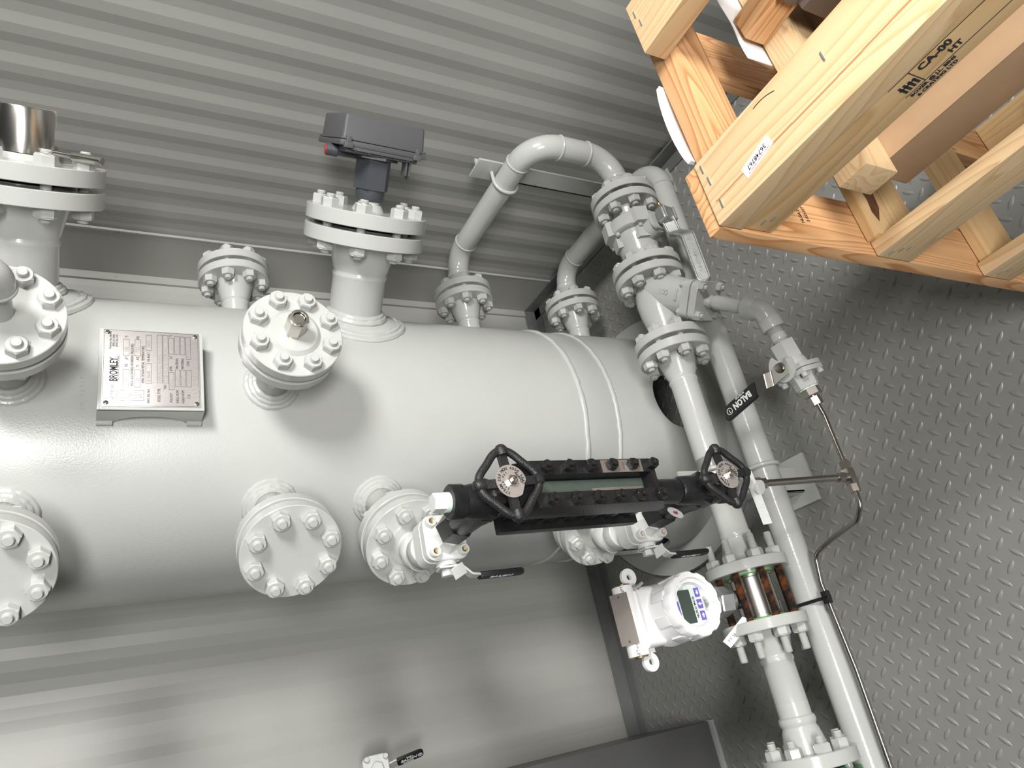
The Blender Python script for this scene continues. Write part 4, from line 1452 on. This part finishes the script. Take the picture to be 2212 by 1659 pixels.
dbv = thing('drain_ball_valve', 'grey two-piece drain valve with black lettered lever over the low pipe', 'valve', e_c + d2 * .12)
v1 = e_c + d2 * .078
VM = frame(v1, d2, (0, 0, 1))
bm = NB()
prism(bm, hexpts(.046, 0), 0, .040, VM, .001)
lathe(bm, [(.023, .036), (.026, .046), (.028, .060)], VM, 36)
prism(bm, [(-.033, -.033), (.033, -.033), (.036, -.026), (.036, .026), (.033, .033), (-.033, .033), (-.036, .026), (-.036, -.026)], .058, .067, VM)
prism(bm, [(-.033, -.033), (.033, -.033), (.036, -.026), (.036, .026), (.033, .033), (-.033, .033), (-.036, .026), (-.036, -.026)], .0685, .078, VM)
lathe(bm, [(.028, .076), (.0245, .086), (.0235, .104), (.020, .106)], VM, 8)
up2 = (VM.to_3x3() @ Vector((0, 1, 0))).normalized()
cyl(bm, VM @ Vector((0, .020, .050)), VM @ Vector((0, .040, .050)), .0155, 28)
part('body', bm, PAINT, dbv)
for sx_ in (-1, 1):
    for sy_ in (-1, 1):
        bm = NB(); Q = VM @ T(.0265 * sx_, .0265 * sy_, 0)
        lathe(bm, [(.0062, .077), (.0062, .086), (.005, .087), (0, .087)], Q, 16); part('flange_bolt', bm, PAINT, dbv)
bm = NB()
DM = frame(VM @ Vector((0, .040, .050)), up2, d2)
prism(bm, [(.030 * math.cos(a), .030 * math.sin(a)) for a in [math.radians(200 - 270 * k / 24) for k in range(25)]] + [(0, -.012)], 0, .003, DM)
part('stop_plate', bm, ZINC if False else PAINT, dbv)
bm = NB(); lathe(bm, [(.0115, .0), (.0115, .006), (.0095, .013), (.0085, .0135)], DM, 24); part('stem', bm, STEELD, dbv)
bm = NB()
a = DM @ Vector((0, 0, .006))
wv = Vector((0, -1, 0))
pth = fillet([a + Vector((.016, -.004, .001)), a + Vector((-.026, -.010, .001)), a + Vector((-.036, -.012, .014)), a + Vector((-.062, -.018, .022))], [0, .006, .006, 0], 5)
ribbon(bm, pth, Vector((-.17, -1, 0)), .030, .0034)
dl = part('lever', bm, STEEL, dbv, 'bright steel lever')
bm = NB()
g0 = pth[-1] + Vector((.006, 0, -.002)); g1 = g0 + Vector((-.092, -.018, .010))
gp = [g0 + (g1 - g0) * t for t in (0, .04, .86, .95, 1)]
ribbon(bm, gp, Vector((-.17, -1, 0)), [.031, .034, .034, .028, .014], .0075)
bmesh.ops.bevel(bm, geom=bm.edges[:], offset=.0016, segments=2, affect='EDGES')
o = part('grip', bm, RUBBER, dbv, 'black vinyl grip with white lettering'); o.parent = dl; o.location = (0, 0, 0)
gd = (g1 - g0).normalized(); gnn = Vector((.1, 0, 1)); gnn = (gnn - gd * gnn.dot(gd)).normalized()
gup = gnn.cross(gd)
bm = NB()
text(bm, 'BALON', .0185, frame(g0 + gd * .040 + gnn * .0040 - gup * .001, gnn, gup), 'CENTER', .82, .0003, .035)
text(bm, 'PATENTED', .0062, frame(g0 + gd * .040 + gnn * .0040 - gup * .0125, gnn, gup), 'CENTER', .85, .0003, .01)
cc = g0 + gd * .078 + gnn * .0040
torus(bm, frame(cc, gnn, gup), .0068, .0006, 28, 6)
text(bm, '1', .0105, frame(cc, gnn, gup), 'CENTER', .9, .0003, .02)
o = part('grip_lettering', bm, WINK, dbv); o.parent = dl; o.location = (0, 0, 0)

# instrument tubing
tee = Vector((1.138, GY, .192)); vz = v1 + d2 * .107
tu = thing('instrument_tubing', 'thin stainless drain tubing with tee fitting beside the low pipe', 'tubing', tee)
bm = NB()
lathe(bm, [(.0205, 0), (.0205, .002), (.0195, .002)], frame(vz - d2 * .002, d2), 28)
part('sealant', bm, TAPE, tu, 'pale green thread sealant')
bm = NB()
prism(bm, hexpts(.034, .2), .0, .016, frame(vz, d2, (0, 0, 1)), .002)
prism(bm, hexpts(.022, .4), .018, .036, frame(vz, d2, (0, 0, 1)), .001)
cyl(bm, vz + d2 * .014, vz + d2 * .020, .0075, 20)
part('adapter', bm, NICK, tu)
bm = NB()
t0_ = vz + d2 * .030
sweep(bm, fillet([t0_, t0_ + d2 * .030, Vector((1.1385, tee.y + .03, .193)), tee + Vector((0, .012, 0))], .06, 8), .0048, 18)
part('upper_tube', bm, TUBE, tu)
bm = NB()
q0 = Vector((1.122, GY, .419))
sweep(bm, [q0, tee], .0064, 18); part('riser_tube', bm, TUBE, tu)
bm = NB()
sweep(bm, fillet([tee + Vector((0, -.012, 0)), Vector((1.143, -1.168, .200)), Vector((1.122, -1.192, .198)), Vector((1.055, -1.206, .196)), Vector((1.000, -1.222, .195)), Vector((.988, -1.275, .193)), Vector((.991, -1.44, .190)), Vector((.985, -1.62, .188)), Vector((.985, -2.1, .188))], [0, .022, .02, .05, .022, .03, .1, .1, 0], 8), .0048, 18)
part('lower_tube', bm, TUBE, tu)
dr = (tee - q0).normalized()
for nm_, p_, d_ in (('compression_nut', tee + Vector((0, .030, 0)), Vector((0, -1, 0))), ('compression_nut', tee + Vector((0, -.030, 0)), Vector((0, 1, 0))), ('compression_nut', tee - dr * .032, dr), ('compression_nut', q0 - dr * .002, dr)):
    bm = NB(); Q = frame(p_, d_, (1, 0, 0)) if abs(d_.z) < .5 else frame(p_, d_, (0, 1, 0))
    prism(bm, hexpts(.0185, .3), 0, .015, Q, .001); lathe(bm, [(.0075, -.003), (.009, 0)], Q, 20); part(nm_, bm, NICK, tu)
bm = NB()
box(bm, (-.009, -.016, -.009), (.009, .016, .009), Matrix.Translation(tee), .002)
cyl(bm, tee - dr * .024, tee, .0085, 20)
part('tee_body', bm, NICK, tu)
bm = NB()
cyl(bm, q0 - dr * .024, q0, .0115, 20); prism(bm, hexpts(.024), 0, .010, frame(q0 - dr * .028, dr, (0, 1, 0)))
part('riser_fitting', bm, NICK, tu)
# cable tie
bm = NB()
yt = -1.3050
ring = []
for k in range(40):
    a = 2 * PI * k / 40
    c = Vector((XQ + .012, yt, ZQ + .006)) ; ring.append(c + Vector((math.cos(a) * .050, 0, math.sin(a) * .0365)))
hullp = []
tp_ = Vector((.990, yt, .1918))
def hull2(pts):
    pts = sorted(set(pts)); 
    def half(ps):
        h = []
        for p in ps:
            while len(h) > 1 and (h[-1][0] - h[-2][0]) * (p[1] - h[-2][1]) - (h[-1][1] - h[-2][1]) * (p[0] - h[-2][0]) <= 0:
                h.pop()
            h.append(p)
        return h
    a = half(pts); b = half(pts[::-1]); return a[:-1] + b[:-1]
cloud = [(round(XQ + .0312 * math.cos(t), 5), round(ZQ + .0312 * math.sin(t), 5)) for t in [2 * PI * k / 48 for k in range(48)]] + \
        [(round(tp_.x + .0062 * math.cos(t), 5), round(tp_.z + .0062 * math.sin(t), 5)) for t in [2 * PI * k / 20 for k in range(20)]]
hp = hull2(cloud)
pp = [Vector((x, yt, z)) for x, z in hp]
rows = []
for i, p in enumerate(pp):
    nrm = (p - Vector((XQ + .015, yt, ZQ))).normalized()
    rows.append([bm.verts.new(p + Vector((0, sy, 0)) + nrm * t_) for sy, t_ in ((-.0032, 0), (.0032, 0), (.0032, .0016), (-.0032, .0016))])
for i in range(len(rows)):
    a, b = rows[i], rows[(i + 1) % len(rows)]
    for k in range(4):
        bm.faces.new((a[k], a[(k + 1) % 4], b[(k + 1) % 4], b[k]))
for dy in (-.004, .004):
    box(bm, (-.006, -.0055 , -.005), (.007, .0055, .007), Matrix.Translation((tp_.x + .003, yt + dy * 1.6, tp_.z + .0065)), .001)
solo('cable_tie', bm, RUBBER, 'black cable tie strapping the thin tubing to the low pipe', 'cable tie', (XQ, yt, ZQ))

# ------------------------------------------------------------------ pipe supports
ps = thing('pipe_support', 'upright angle-iron support behind the arched pipe, against the ribbed wall', 'bracket', (.775, -.09, 0))
bm = NB()
box(bm, (.742, -.112, .002), (.800, -.106, .600), bev=.001)
box(bm, (.742, -.112, .002), (.748, -.055, .600), bev=.001)
part('angle_post', bm, PAINT, ps)
bm = NB(); box(bm, (.700, -.125, 0), (.840, -.035, .008)); part('foot_plate', bm, PAINT, ps)
bm = NB(); box(bm, (.742, -.118, .560), (.806, -.112, .625), bev=.001); part('saddle_plate', bm, PAINT, ps)


def ubolt(parent, c, axis, back, r=.034, leg=.075, rod=.0048):
    """rod bent round a pipe at c; back points away from the bend."""
    ax = Vector(axis).normalized(); bk = Vector(back).normalized(); sd_ = ax.cross(bk)
    pts = [c + sd_ * r + bk * leg]
    for k in range(21):
        a = PI * k / 20
        pts.append(c + sd_ * (r * math.cos(a)) - bk * (r * math.sin(a)))
    pts.append(c - sd_ * r + bk * leg)
    bm = NB(); sweep(bm, pts, rod, 14); part('u_bolt', bm, PAINT, parent)
    nm = nut_mesh(.0155, .009, .0095, PAINT)
    for s_ in (1, -1):
        place('hex_nut', nm, parent, frame(c + sd_ * (r * s_) + bk * (leg - .014), bk))


ubolt(ps, Vector((.771, -.145, .540)), (1, 0, 0), (0, 1, 0), leg=.050)

pb = thing('pipe_support', 'upright angle-iron support clamping both low pipes beside the lower handwheel', 'bracket', (.890, -1.02, 0))
bm = NB()
xs = .886
box(bm, (xs - .006, -1.056, .002), (xs, -.996, .372), bev=.001)
box(bm, (xs - .050, -1.056, .002), (xs, -1.050, .372), bev=.001)
part('angle_post', bm, PAINT, pb)
bm = NB(); box(bm, (.80, -1.085, 0), (.915, -.970, .009), bev=.001); part('foot_plate', bm, PAINT, pb)
ubolt(pb, Vector((XP, -1.012, ZP)), (0, 1, 0), (-1, 0, 0), leg=.052)
ubolt(pb, Vector((XQ, -1.012, ZQ + .002)), (0, 1, 0), (-1, 0, 0), leg=.066)

# ------------------------------------------------------------------ level switch on the big flange
fl = l7['face']
LS = N7
ls = thing('level_switch', 'dark grey boxy level switch on a hex stem above the large flange', 'switch', (LS @ T(0, 0, fl)).translation)
Z0 = fl
bm = NB(); lathe(bm, [(.0225, Z0), (.0225, Z0 + .012)], LS, 28); part('thread_sealant', bm, TAPE, ls, 'pale green thread sealant')
bm = NB()
lathe(bm, [(.0265, Z0 + .006), (.0300, Z0 + .012), (.0305, Z0 + .030), (.0290, Z0 + .032)], LS, 40)
prism(bm, hexpts(.066, .55), Z0 + .030, .655 - .51, LS, .001)
part('hex_stem', bm, PLASTICD, ls)
b0_, b1_, b2_ = .655 - .51, .684 - .51, .733 - .51
xa, xb, ya_, yb_ = -.053, .115, -.088, .087
bm = NB()
box(bm, (xa - .006, ya_ - .004, b1_ - .013), (xb + .006, yb_ + .004, b1_ - .002), LS, .002)
box(bm, (xa + .004, ya_ + .010, b0_ + .004), (xb - .004, yb_ - .010, b1_ - .012), LS, .004)
box(bm, (xa - .004, ya_ + .020, b1_ - .020), (xa + .004, yb_ - .020, b1_ - .012), LS, .001)
prism(bm, hexpts(.085, .2), b0_ - .001, b0_ + .006, LS)
for k in range(5):
    yy = ya_ + .03 + k * .028
    box(bm, (xa + .000, yy, b0_ + .006), (xa + .010, yy + .006, b1_ - .013), LS)
for yy in (-.066, -.058):
    prism(bm, [(xa + .006, b0_ - .022), (xa + .018, b0_ - .030), (xa + .030, b0_ - .022), (xa + .030, b0_ + .008), (xa + .006, b0_ + .008)], yy, yy + .004, LS @ Matrix(((1, 0, 0, 0), (0, 0, 1, 0), (0, 1, 0, 0), (0, 0, 0, 1))))
part('base_tray', bm, PLASTIC, ls)
bm = NB()
pl4 = lambda s_: [((xa + s_, ya_ + s_)), ((xb - s_, ya_ + s_)), ((xb - s_, yb_ - s_)), ((xa + s_, yb_ - s_))]
cxx, cyy = (xa + xb) / 2, (ya_ + yb_) / 2
low = roundrect(xb - xa, yb_ - ya_, .006, 4); hi_ = roundrect(xb - xa - .006, yb_ - ya_ - .006, .006, 4)
rows = [[bm.verts.new(LS @ Vector((x + cxx, y + cyy, z))) for x, y in P] for P, z in ((low, b1_ - .001), (hi_, b2_ - .003), ([(x * .97, y * .97) for x, y in hi_], b2_))]
for a, b in zip(rows, rows[1:]):
    for k in range(len(a)):
        bm.faces.new((a[k], a[(k + 1) % len(a)], b[(k + 1) % len(a)], b[k]))
bm.faces.new(rows[-1]); bm.faces.new(rows[0][::-1])
box(bm, (xa - .005, ya_ - .003, b1_ - .001), (xb + .005, yb_ + .003, b1_ + .003), LS, .001)
part('box_cover', bm, PLASTIC, ls, 'dark grey box cover')
for yy in (-.080, .066):
    bm = NB()
    box(bm, (xa - .013, yy, b1_ - .017), (xa - .002, yy + .018, b1_ - .006), LS, .0015)
    box(bm, (xa - .011, yy + .004, b1_ - .008), (xa + .002, yy + .014, b1_ + .006), LS, .001)
    part('latch', bm, PLASTIC, ls)
bm = NB()
c0 = LS @ Vector((.010, .030, b0_ + .004)); c1 = LS @ Vector((.020, .098, b0_ + .004))
cyl(bm, c0, c1, .0105, 28); cyl(bm, c0 + (c1 - c0) * .65, c1, .0135, 28, ch=.001)
gl = part('cable_entry', bm, PLASTICD, ls)
bm = NB(); cyl(bm, c1 - (c1 - c0).normalized() * .002, c1 + (c1 - c0).normalized() * .002, .0108, 24); o = part('entry_plug', bm, RED, ls, 'red plug'); o.parent = gl; o.location = (0, 0, 0)

# ------------------------------------------------------------------ cabinet and small valve at the bottom edge
cb = thing('steel_cabinet', 'dark grey steel cabinet standing on the floor at the lower picture edge', 'cabinet', (.17, -1.78, 0))
bm = NB(); box(bm, (.03, -2.10, .004), (.318, -1.495, 1.70), bev=.002); part('body', bm, DGREY, cb)
bm = NB(); box(bm, (.318, -2.10, .012), (.334, -1.492, 1.69), bev=.002); part('door', bm, DGREY, cb)
bm = NB(); box(bm, (.318, -2.10, 0), (.346, -1.490, .010), bev=.002); part('plinth_strip', bm, PAINT, cb)

sv = thing('small_ball_valve', 'small pale grey ball valve with black lettered lever at the bottom picture edge', 'valve', (.16, -1.418, .86))
vc = Vector((.165, -1.428, .862))
VX = frame(vc, (1, .1, .1), (0, 0, 1))
bm = NB()
lathe(bm, [(.017, -.150), (.017, -.03)], VX, 24)
prism(bm, roundrect(.056, .056, .012), -.036, -.002, VX, .001)
lathe(bm, [(.020, -.07), (.024, -.05), (.026, -.034)], VX, 28)
part('body', bm, PAINT_W, sv)
bm = NB(); prism(bm, roundrect(.060, .060, .013), .0, .012, VX, .002); prism(bm, hexpts(.026, .2), .010, .026, VX, .002); part('cover', bm, PAINT_W, sv)
for a in (-.022, .022):
    for b in (-.022, .022):
        bm = NB(); lathe(bm, [(.0058, .010), (.0058, .022), (.005, .0235), (0, .0235)], VX @ T(a, b, 0), 16); part('cap_screw', bm, PAINT_W, sv)
bm = NB()
ly = Vector((.172, -1.412, 0))
pA, pB, pC = Vector((.150, -1.432, .842)), Vector((.172, -1.423, .812)), Vector((.178, -1.413, .748))
wl_ = Vector((.75, .35, .30))
ribbon(bm, [pA, pA + (pB - pA) * .5, pB], wl_, .030, .003)
slv = part('lever', bm, PAINT_W, sv)
bm = NB()
gp = [pB + (pC - pB) * t for t in (0, .04, .88, .96, 1)]
ribbon(bm, gp, wl_, [.029, .032, .032, .026, .016], .007)
bmesh.ops.bevel(bm, geom=bm.edges[:], offset=.0014, segments=2, affect='EDGES')
o = part('grip', bm, RUBBER, sv, 'black grip with white lettering'); o.parent = slv; o.location = (0, 0, 0)
gd = (pC - pB).normalized(); nn = gd.cross(wl_.normalized()).normalized()
if nn.dot(CAM - pB) < 0:
    nn = -nn
gu = nn.cross(gd)
bm = NB()
text(bm, 'BALON', .0150, frame(pB + gd * .028 + nn * .0040, nn, gu), 'CENTER', .8, .0003, .035)
text(bm, 'SERIES F', .0055, frame(pB + gd * .028 + nn * .0040 + gu * .0105, nn, gu), 'CENTER', .8, .0003, .01)
text(bm, '1/2"-PK300-SO', .0055, frame(pB + gd * .028 + nn * .0040 - gu * .0105, nn, gu), 'CENTER', .8, .0003, .01)
torus(bm, frame(pB + gd * .056 + nn * .0040, nn, gu), .0055, .0006, 24, 6)
text(bm, '1/2', .0045, frame(pB + gd * .056 + nn * .0040, nn, gu), 'CENTER', .9, .0003)
o = part('grip_lettering', bm, WINK, sv); o.parent = slv; o.location = (0, 0, 0)

# ------------------------------------------------------------------ wooden crate and its contents
cth = math.atan(.029)
CRM = Matrix.Translation((1.545, -.962, 0)) @ Matrix.Rotation(cth, 4, 'Z')
crate = thing('wooden_crate', 'open pine crate of rough boards standing on the checker plate at upper right', 'crate', (1.545, -.962, 0))
crate.rotation_euler = (0, 0, cth)


def cpt(x, y, z):
    return CRM @ Vector((x, y, z))


def board(name, lo, hi, axis, mat, bev=.0018, warp=0.0):
    """crate board given in crate coordinates; its own X runs along the grain."""
    c = Vector([(a + b) / 2 for a, b in zip(lo, hi)]); s = Vector([abs(b - a) / 2 for a, b in zip(lo, hi)])
    if axis == 'x':
        Rm = Matrix.Identity(3); e = (s.x, s.y, s.z)
    elif axis == 'y':
        Rm = Matrix(((0, -1, 0), (1, 0, 0), (0, 0, 1))); e = (s.y, s.x, s.z)
    else:
        Rm = Matrix(((0, 0, -1), (0, 1, 0), (1, 0, 0))); e = (s.z, s.y, s.x)
    bm = NB(); box(bm, (-e[0], -e[1], -e[2]), e, bev=bev)
    o = bpy.data.objects.new(name, mesh_from(bm, name, mat, 30)); COL.objects.link(o); o.parent = crate
    o.matrix_local = Matrix.Translation(c) @ Rm.to_4x4()
    return o


XE = .62
board('corner_post', (0, .002, 0), (.0195, .094, .846), 'z', FIR)
board('corner_post', (0, .290, 0), (.0195, .382, .812), 'z', FIR)
board('corner_post', (XE - .02, .002, 0), (XE, .094, .846), 'z', FIR)
top_b = board('top_board', (.0205, .002, .8145), (XE, .092, .850), 'x', PINE, .0028)
board('top_board', (.0205, .287, .8145), (XE, .376, .850), 'x', PINE)
front = board('front_board', (.0205, .006, .764), (XE, .028, .8143), 'x', PINE2, .0025)
board('front_slat', (.0205, .001, .499), (XE, .023, .569), 'x', PINE)
board('front_slat', (.0205, .001, .250), (XE, .023, .322), 'x', PINE)
board('end_rail', (0, .0945, .752), (.0385, .372, .8143), 'y', FIR)
board('end_rail', (.0205, .0235, .470), (.0400, .372, .575), 'y', PINE2)
board('end_rail', (.0205, .0235, .215), (.0400, .372, .310), 'y', PINE2)
board('cross_rail', (.088, .0285, .650), (.128, .375, .708), 'y', PINE)
board('cross_rail', (.180, .05, .090), (.235, .372, .140), 'y', PINE2)
board('back_slat', (.0205, .3725, .30), (XE, .3900, .40), 'x', PINE2)
board('floor_board', (.0205, .0, .0), (XE, .09, .020), 'x', PINE2)
board('floor_board', (.0205, .29, .0), (XE, .38, .020), 'x', PINE2)
# dark bark streak on the lower end rail
bm = NB(); box(bm, (.0401, .05, .532), (.0406, .19, .566), bev=0); bmesh.ops.transform(bm, matrix=CRM, verts=bm.verts[:])


def cpart(name, bm, mat, parent=crate, label=None):
    """bm in crate coordinates."""
    o = bpy.data.objects.new(name, mesh_from(bm, name, mat, 30)); COL.objects.link(o); o.parent = parent
    if parent is not crate:
        o.matrix_local = parent.matrix_local.inverted()
    if label:
        o['label'] = label
    return o


bm.free()
bm = NB()
pts = [(.045, .560)] + [(.060 + .022 * k, .566 - .004 * (k % 2)) for k in range(6)] + [(.200, .556)] + [(.180 - .022 * k, .536 + .008 * ((k * 7) % 3) / 2) for k in range(6)]
prism(bm, pts, .0399, .0403, Matrix(((0, 0, 1, 0), (1, 0, 0, 0), (0, 1, 0, 0), (0, 0, 0, 1))))
cpart('bark_streak', bm, BARK)
# staples in the board ends
for x, y in ((.030, .078), (.033, .058), (.036, .022), (.030, .350), (.034, .330), (.205, .060)):
    bm = NB(); box(bm, (x - .001, y - .006, .8498), (x + .001, y + .006, .8512), Matrix.Identity(4), .0003)
    cpart('staple', bm, ZINC)
for x, z in ((.036, .792), (.044, .784), (.032, .555), (.040, .545), (.046, .535), (.033, .300), (.042, .290)):
    yy = .006 if z > .7 else .001
    bm = NB(); box(bm, (x - .004, yy - .0012, z - .001), (x + .004, yy + .0004, z + .001), Matrix.Identity(4), .0003)
    cpart('staple', bm, ZINC)
# red chalk line and pen stroke on the top board
bm = NB()
for k in range(20):
    a, b = .030 + k * .0296, .030 + (k + 1) * .0296
    box(bm, (a, .0285 + .0006 * math.sin(k), .8500), (b, .0300 + .0006 * math.sin(k) + .0004, .8502))
cpart('chalk_line', bm, simple('red_brown_chalk', (.42, .18, .08), .7))
bm = NB(); sweep(bm, [Vector((.118 + .0042 * k, .082 + .0007 * k - .0002 * k * k, .8501)) for k in range(8)], .0005, 6); cpart('pen_stroke', bm, INK)
# sticker
bm = NB(); box(bm, (.074, .0245, .8502), (.118, .0395, .8506), Matrix.Translation((.098, .032, 0)) @ Matrix.Rotation(.21, 4, 'Z') @ Matrix.Translation((-.096, -.032, 0)))
stc = cpart('number_sticker', bm, PAPER, label='white sticker with a printed number')
bm = NB()
Q = Matrix.Translation((.098, .032, .8506)) @ Matrix.Rotation(.21 + PI, 4, 'Z')
text(bm, '36748767', .0080, Q @ T(0, -.0005, 0), 'CENTER', .95, .0002, .01)
cpart('sticker_number', bm, INK, crate)
bm = NB(); text(bm, 'Western Overseas  1-800-663-1581', .0028, Q @ T(0, .0052, 0), 'CENTER', .9, .0002); cpart('sticker_small_print', bm, REDI, crate)
# heat-treatment stencil on the front board
bm = NB()
FQ = Matrix(((1, 0, 0, 0), (0, 0, -1, .006), (0, 1, 0, 0), (0, 0, 0, 1)))


def fb(u, z):
    return FQ @ T(u, z, 0)


s0x = .222
for a, b in (((s0x, .8085), (s0x + .14, .8085)), ((s0x, .7815), (s0x + .14, .7815)), ((s0x + .022, .7815), (s0x + .022, .8085))):
    box(bm, (min(a[0], b[0]) - .0003, min(a[1], b[1]) - .0003, -.0002), (max(a[0], b[0]) + .0003, max(a[1], b[1]) + .0003, .0004), FQ)
text(bm, 'CA-00', .0125, fb(s0x + .028, .8005), 'LEFT', 1, .0004, .03)
text(bm, 'HT', .0100, fb(s0x + .052, .7885), 'LEFT', 1, .0004, .03)
text(bm, 'BOXER @ J.L. BINS', .0058, fb(s0x + .003, .7772), 'LEFT', 1, .0004, .025)
text(bm, '& CRATING LTD', .0058, fb(s0x + .006, .7705), 'LEFT', 1, .0004, .025)
for k in range(4):
    box(bm, (s0x + .004 + .0045 * k, .786, -.0002), (s0x + .0065 + .0045 * k, .800 - .001 * k, .0004), FQ)
box(bm, (s0x + .003, .7935, -.0002), (s0x + .020, .7955, .0004), FQ)
cpart('stencil', bm, INK)
# grade stamp on the end rail side
bm = NB()
SQ = Matrix(((0, 0, 1, .0197), (1, 0, 0, 0), (0, 1, 0, 0), (0, 0, 0, 1)))
text(bm, 'NLGA S-P-F', .008, SQ @ T(.036, .690, 0), 'LEFT', .8, .0003)
text(bm, '2 KD-HT', .008, SQ @ T(.040, .678, 0), 'LEFT', .8, .0003)
cpart('grade_stamp', bm, INK)

# shipping papers tucked on the outside of the end
for i, (ya2, yb2, z_, lab) in enumerate(((.130, .262, .815, 'white folded shipping papers on the crate end, nearest the wall corner'),
                                         (.395, .50, .835, 'white paper edge stapled to the crate at the top picture edge'))):
    bm = NB(); n = 10
    rows = []
    for k in range(n + 1):
        y = ya2 + (yb2 - ya2) * k / n
        bul = .008 * math.sin(PI * k / n) ** .7 + .0015
        rows.append([bm.verts.new(cpt(-bul, y, z_ + .004)), bm.verts.new(cpt(-bul - .003, y, z_ - .05)), bm.verts.new(cpt(-bul - .004, y, z_ - .05)), bm.verts.new(cpt(-bul - .006, y, z_ + .004))])
    for a, b in zip(rows, rows[1:]):
        for k in range(4):
            bm.faces.new((a[k], a[(k + 1) % 4], b[(k + 1) % 4], b[k]))
    bm.faces.new(rows[0]); bm.faces.new(rows[-1][::-1])
    if i == 0:
        solo('shipping_papers', bm, PAPER, lab, 'papers', cpt(-.004, (ya2 + yb2) / 2, z_))
    else:
        bm.free()
bm = NB()
ribbon(bm, [cpt(.084, .24 + .014 * k, .712 + .002 * math.sin(k)) for k in range(14)], Vector((0, 0, 1)), .07, .0012)
solo('paper_sleeve', bm, PAPER, 'long white paper sleeve along the inner cross rail of the crate', 'papers', cpt(.084, .33, .70))

# cardboard carton
cbx = thing('cardboard_box', 'long brown cardboard box lying inside the wooden crate', 'box', cpt(.36, .19, .576))
bm = NB(); box(bm, (.098, .052, .576), (.60, .330, .6485), CRM, .004)
part('carton', bm, CARD, cbx)
bm = NB(); box(bm, (.100, .0508, .6480), (.60, .331, .6500), CRM, .0008); part('top_flap', bm, CARD, cbx)

# wood block and moulded part on the cross rail
wb = thing('wood_block', 'reddish wood block resting on the inner rail of the crate', 'wood block', cpt(.12, .29, .709))
bm = NB(); box(bm, (-.030, -.020, 0), (.030, .020, .036), bev=.001)
o = bpy.data.objects.new('block', mesh_from(bm, 'block', FIR, 30)); COL.objects.link(o); o.parent = wb
wb.rotation_euler = (0, 0, cth + .05)
mp = thing('moulded_housing', 'dark brown-grey moulded plastic housing with square pockets inside the crate', 'housing', cpt(.25, .30, .66))
bm = NB()
box(bm, (.155, .250, .652), (.52, .36, .720), CRM, .004)
box(bm, (.150, .262, .720), (.50, .36, .742), CRM, .004)
box(bm, (.150, .262, .742), (.175, .31, .748), CRM, .003)
for k in range(4):
    x = .160 + .040 * k
    for y in (.280,):
        box(bm, (x, y, .7415), (x + .004, y + .055, .752), CRM, .001)
box(bm, (.150, .276, .7415), (.33, .281, .752), CRM, .001)
box(bm, (.150, .333, .7415), (.33, .338, .752), CRM, .001)
part('shell', bm, MOULD, mp)
for k in range(4):
    x = .166 + .040 * k
    bm = NB(); prism(bm, roundrect(.028, .042, .007), .7418, .7424, CRM @ T(x + .016, .307, 0)); part('pocket', bm, POCKET_SHADE, mp, 'black sheet painted as shade in a square pocket')  # thin black sheets on the pocket floors paint in the shade of depth

# drum under the carton
dm = thing('steel_drum', 'pale grey round drum with a rim standing under the cardboard box in the crate', 'drum', cpt(.34, .22, .02))
bm = NB(); lathe(bm, [(.13, .0215), (.13, .270), (.126, .276), (0, .276)], Matrix.Translation(cpt(.345, .215, 0)), 56); part('body', bm, DRUM, dm)
bm = NB(); lathe(bm, [(.132, .0215), (.140, .024), (.140, .036), (.131, .040)], Matrix.Translation(cpt(.345, .215, 0)), 56, cap=False)
lathe(bm, [(.131, .252), (.140, .255), (.140, .274), (.131, .278)], Matrix.Translation(cpt(.345, .215, 0)), 56, cap=False); part('rim', bm, DRUM, dm)
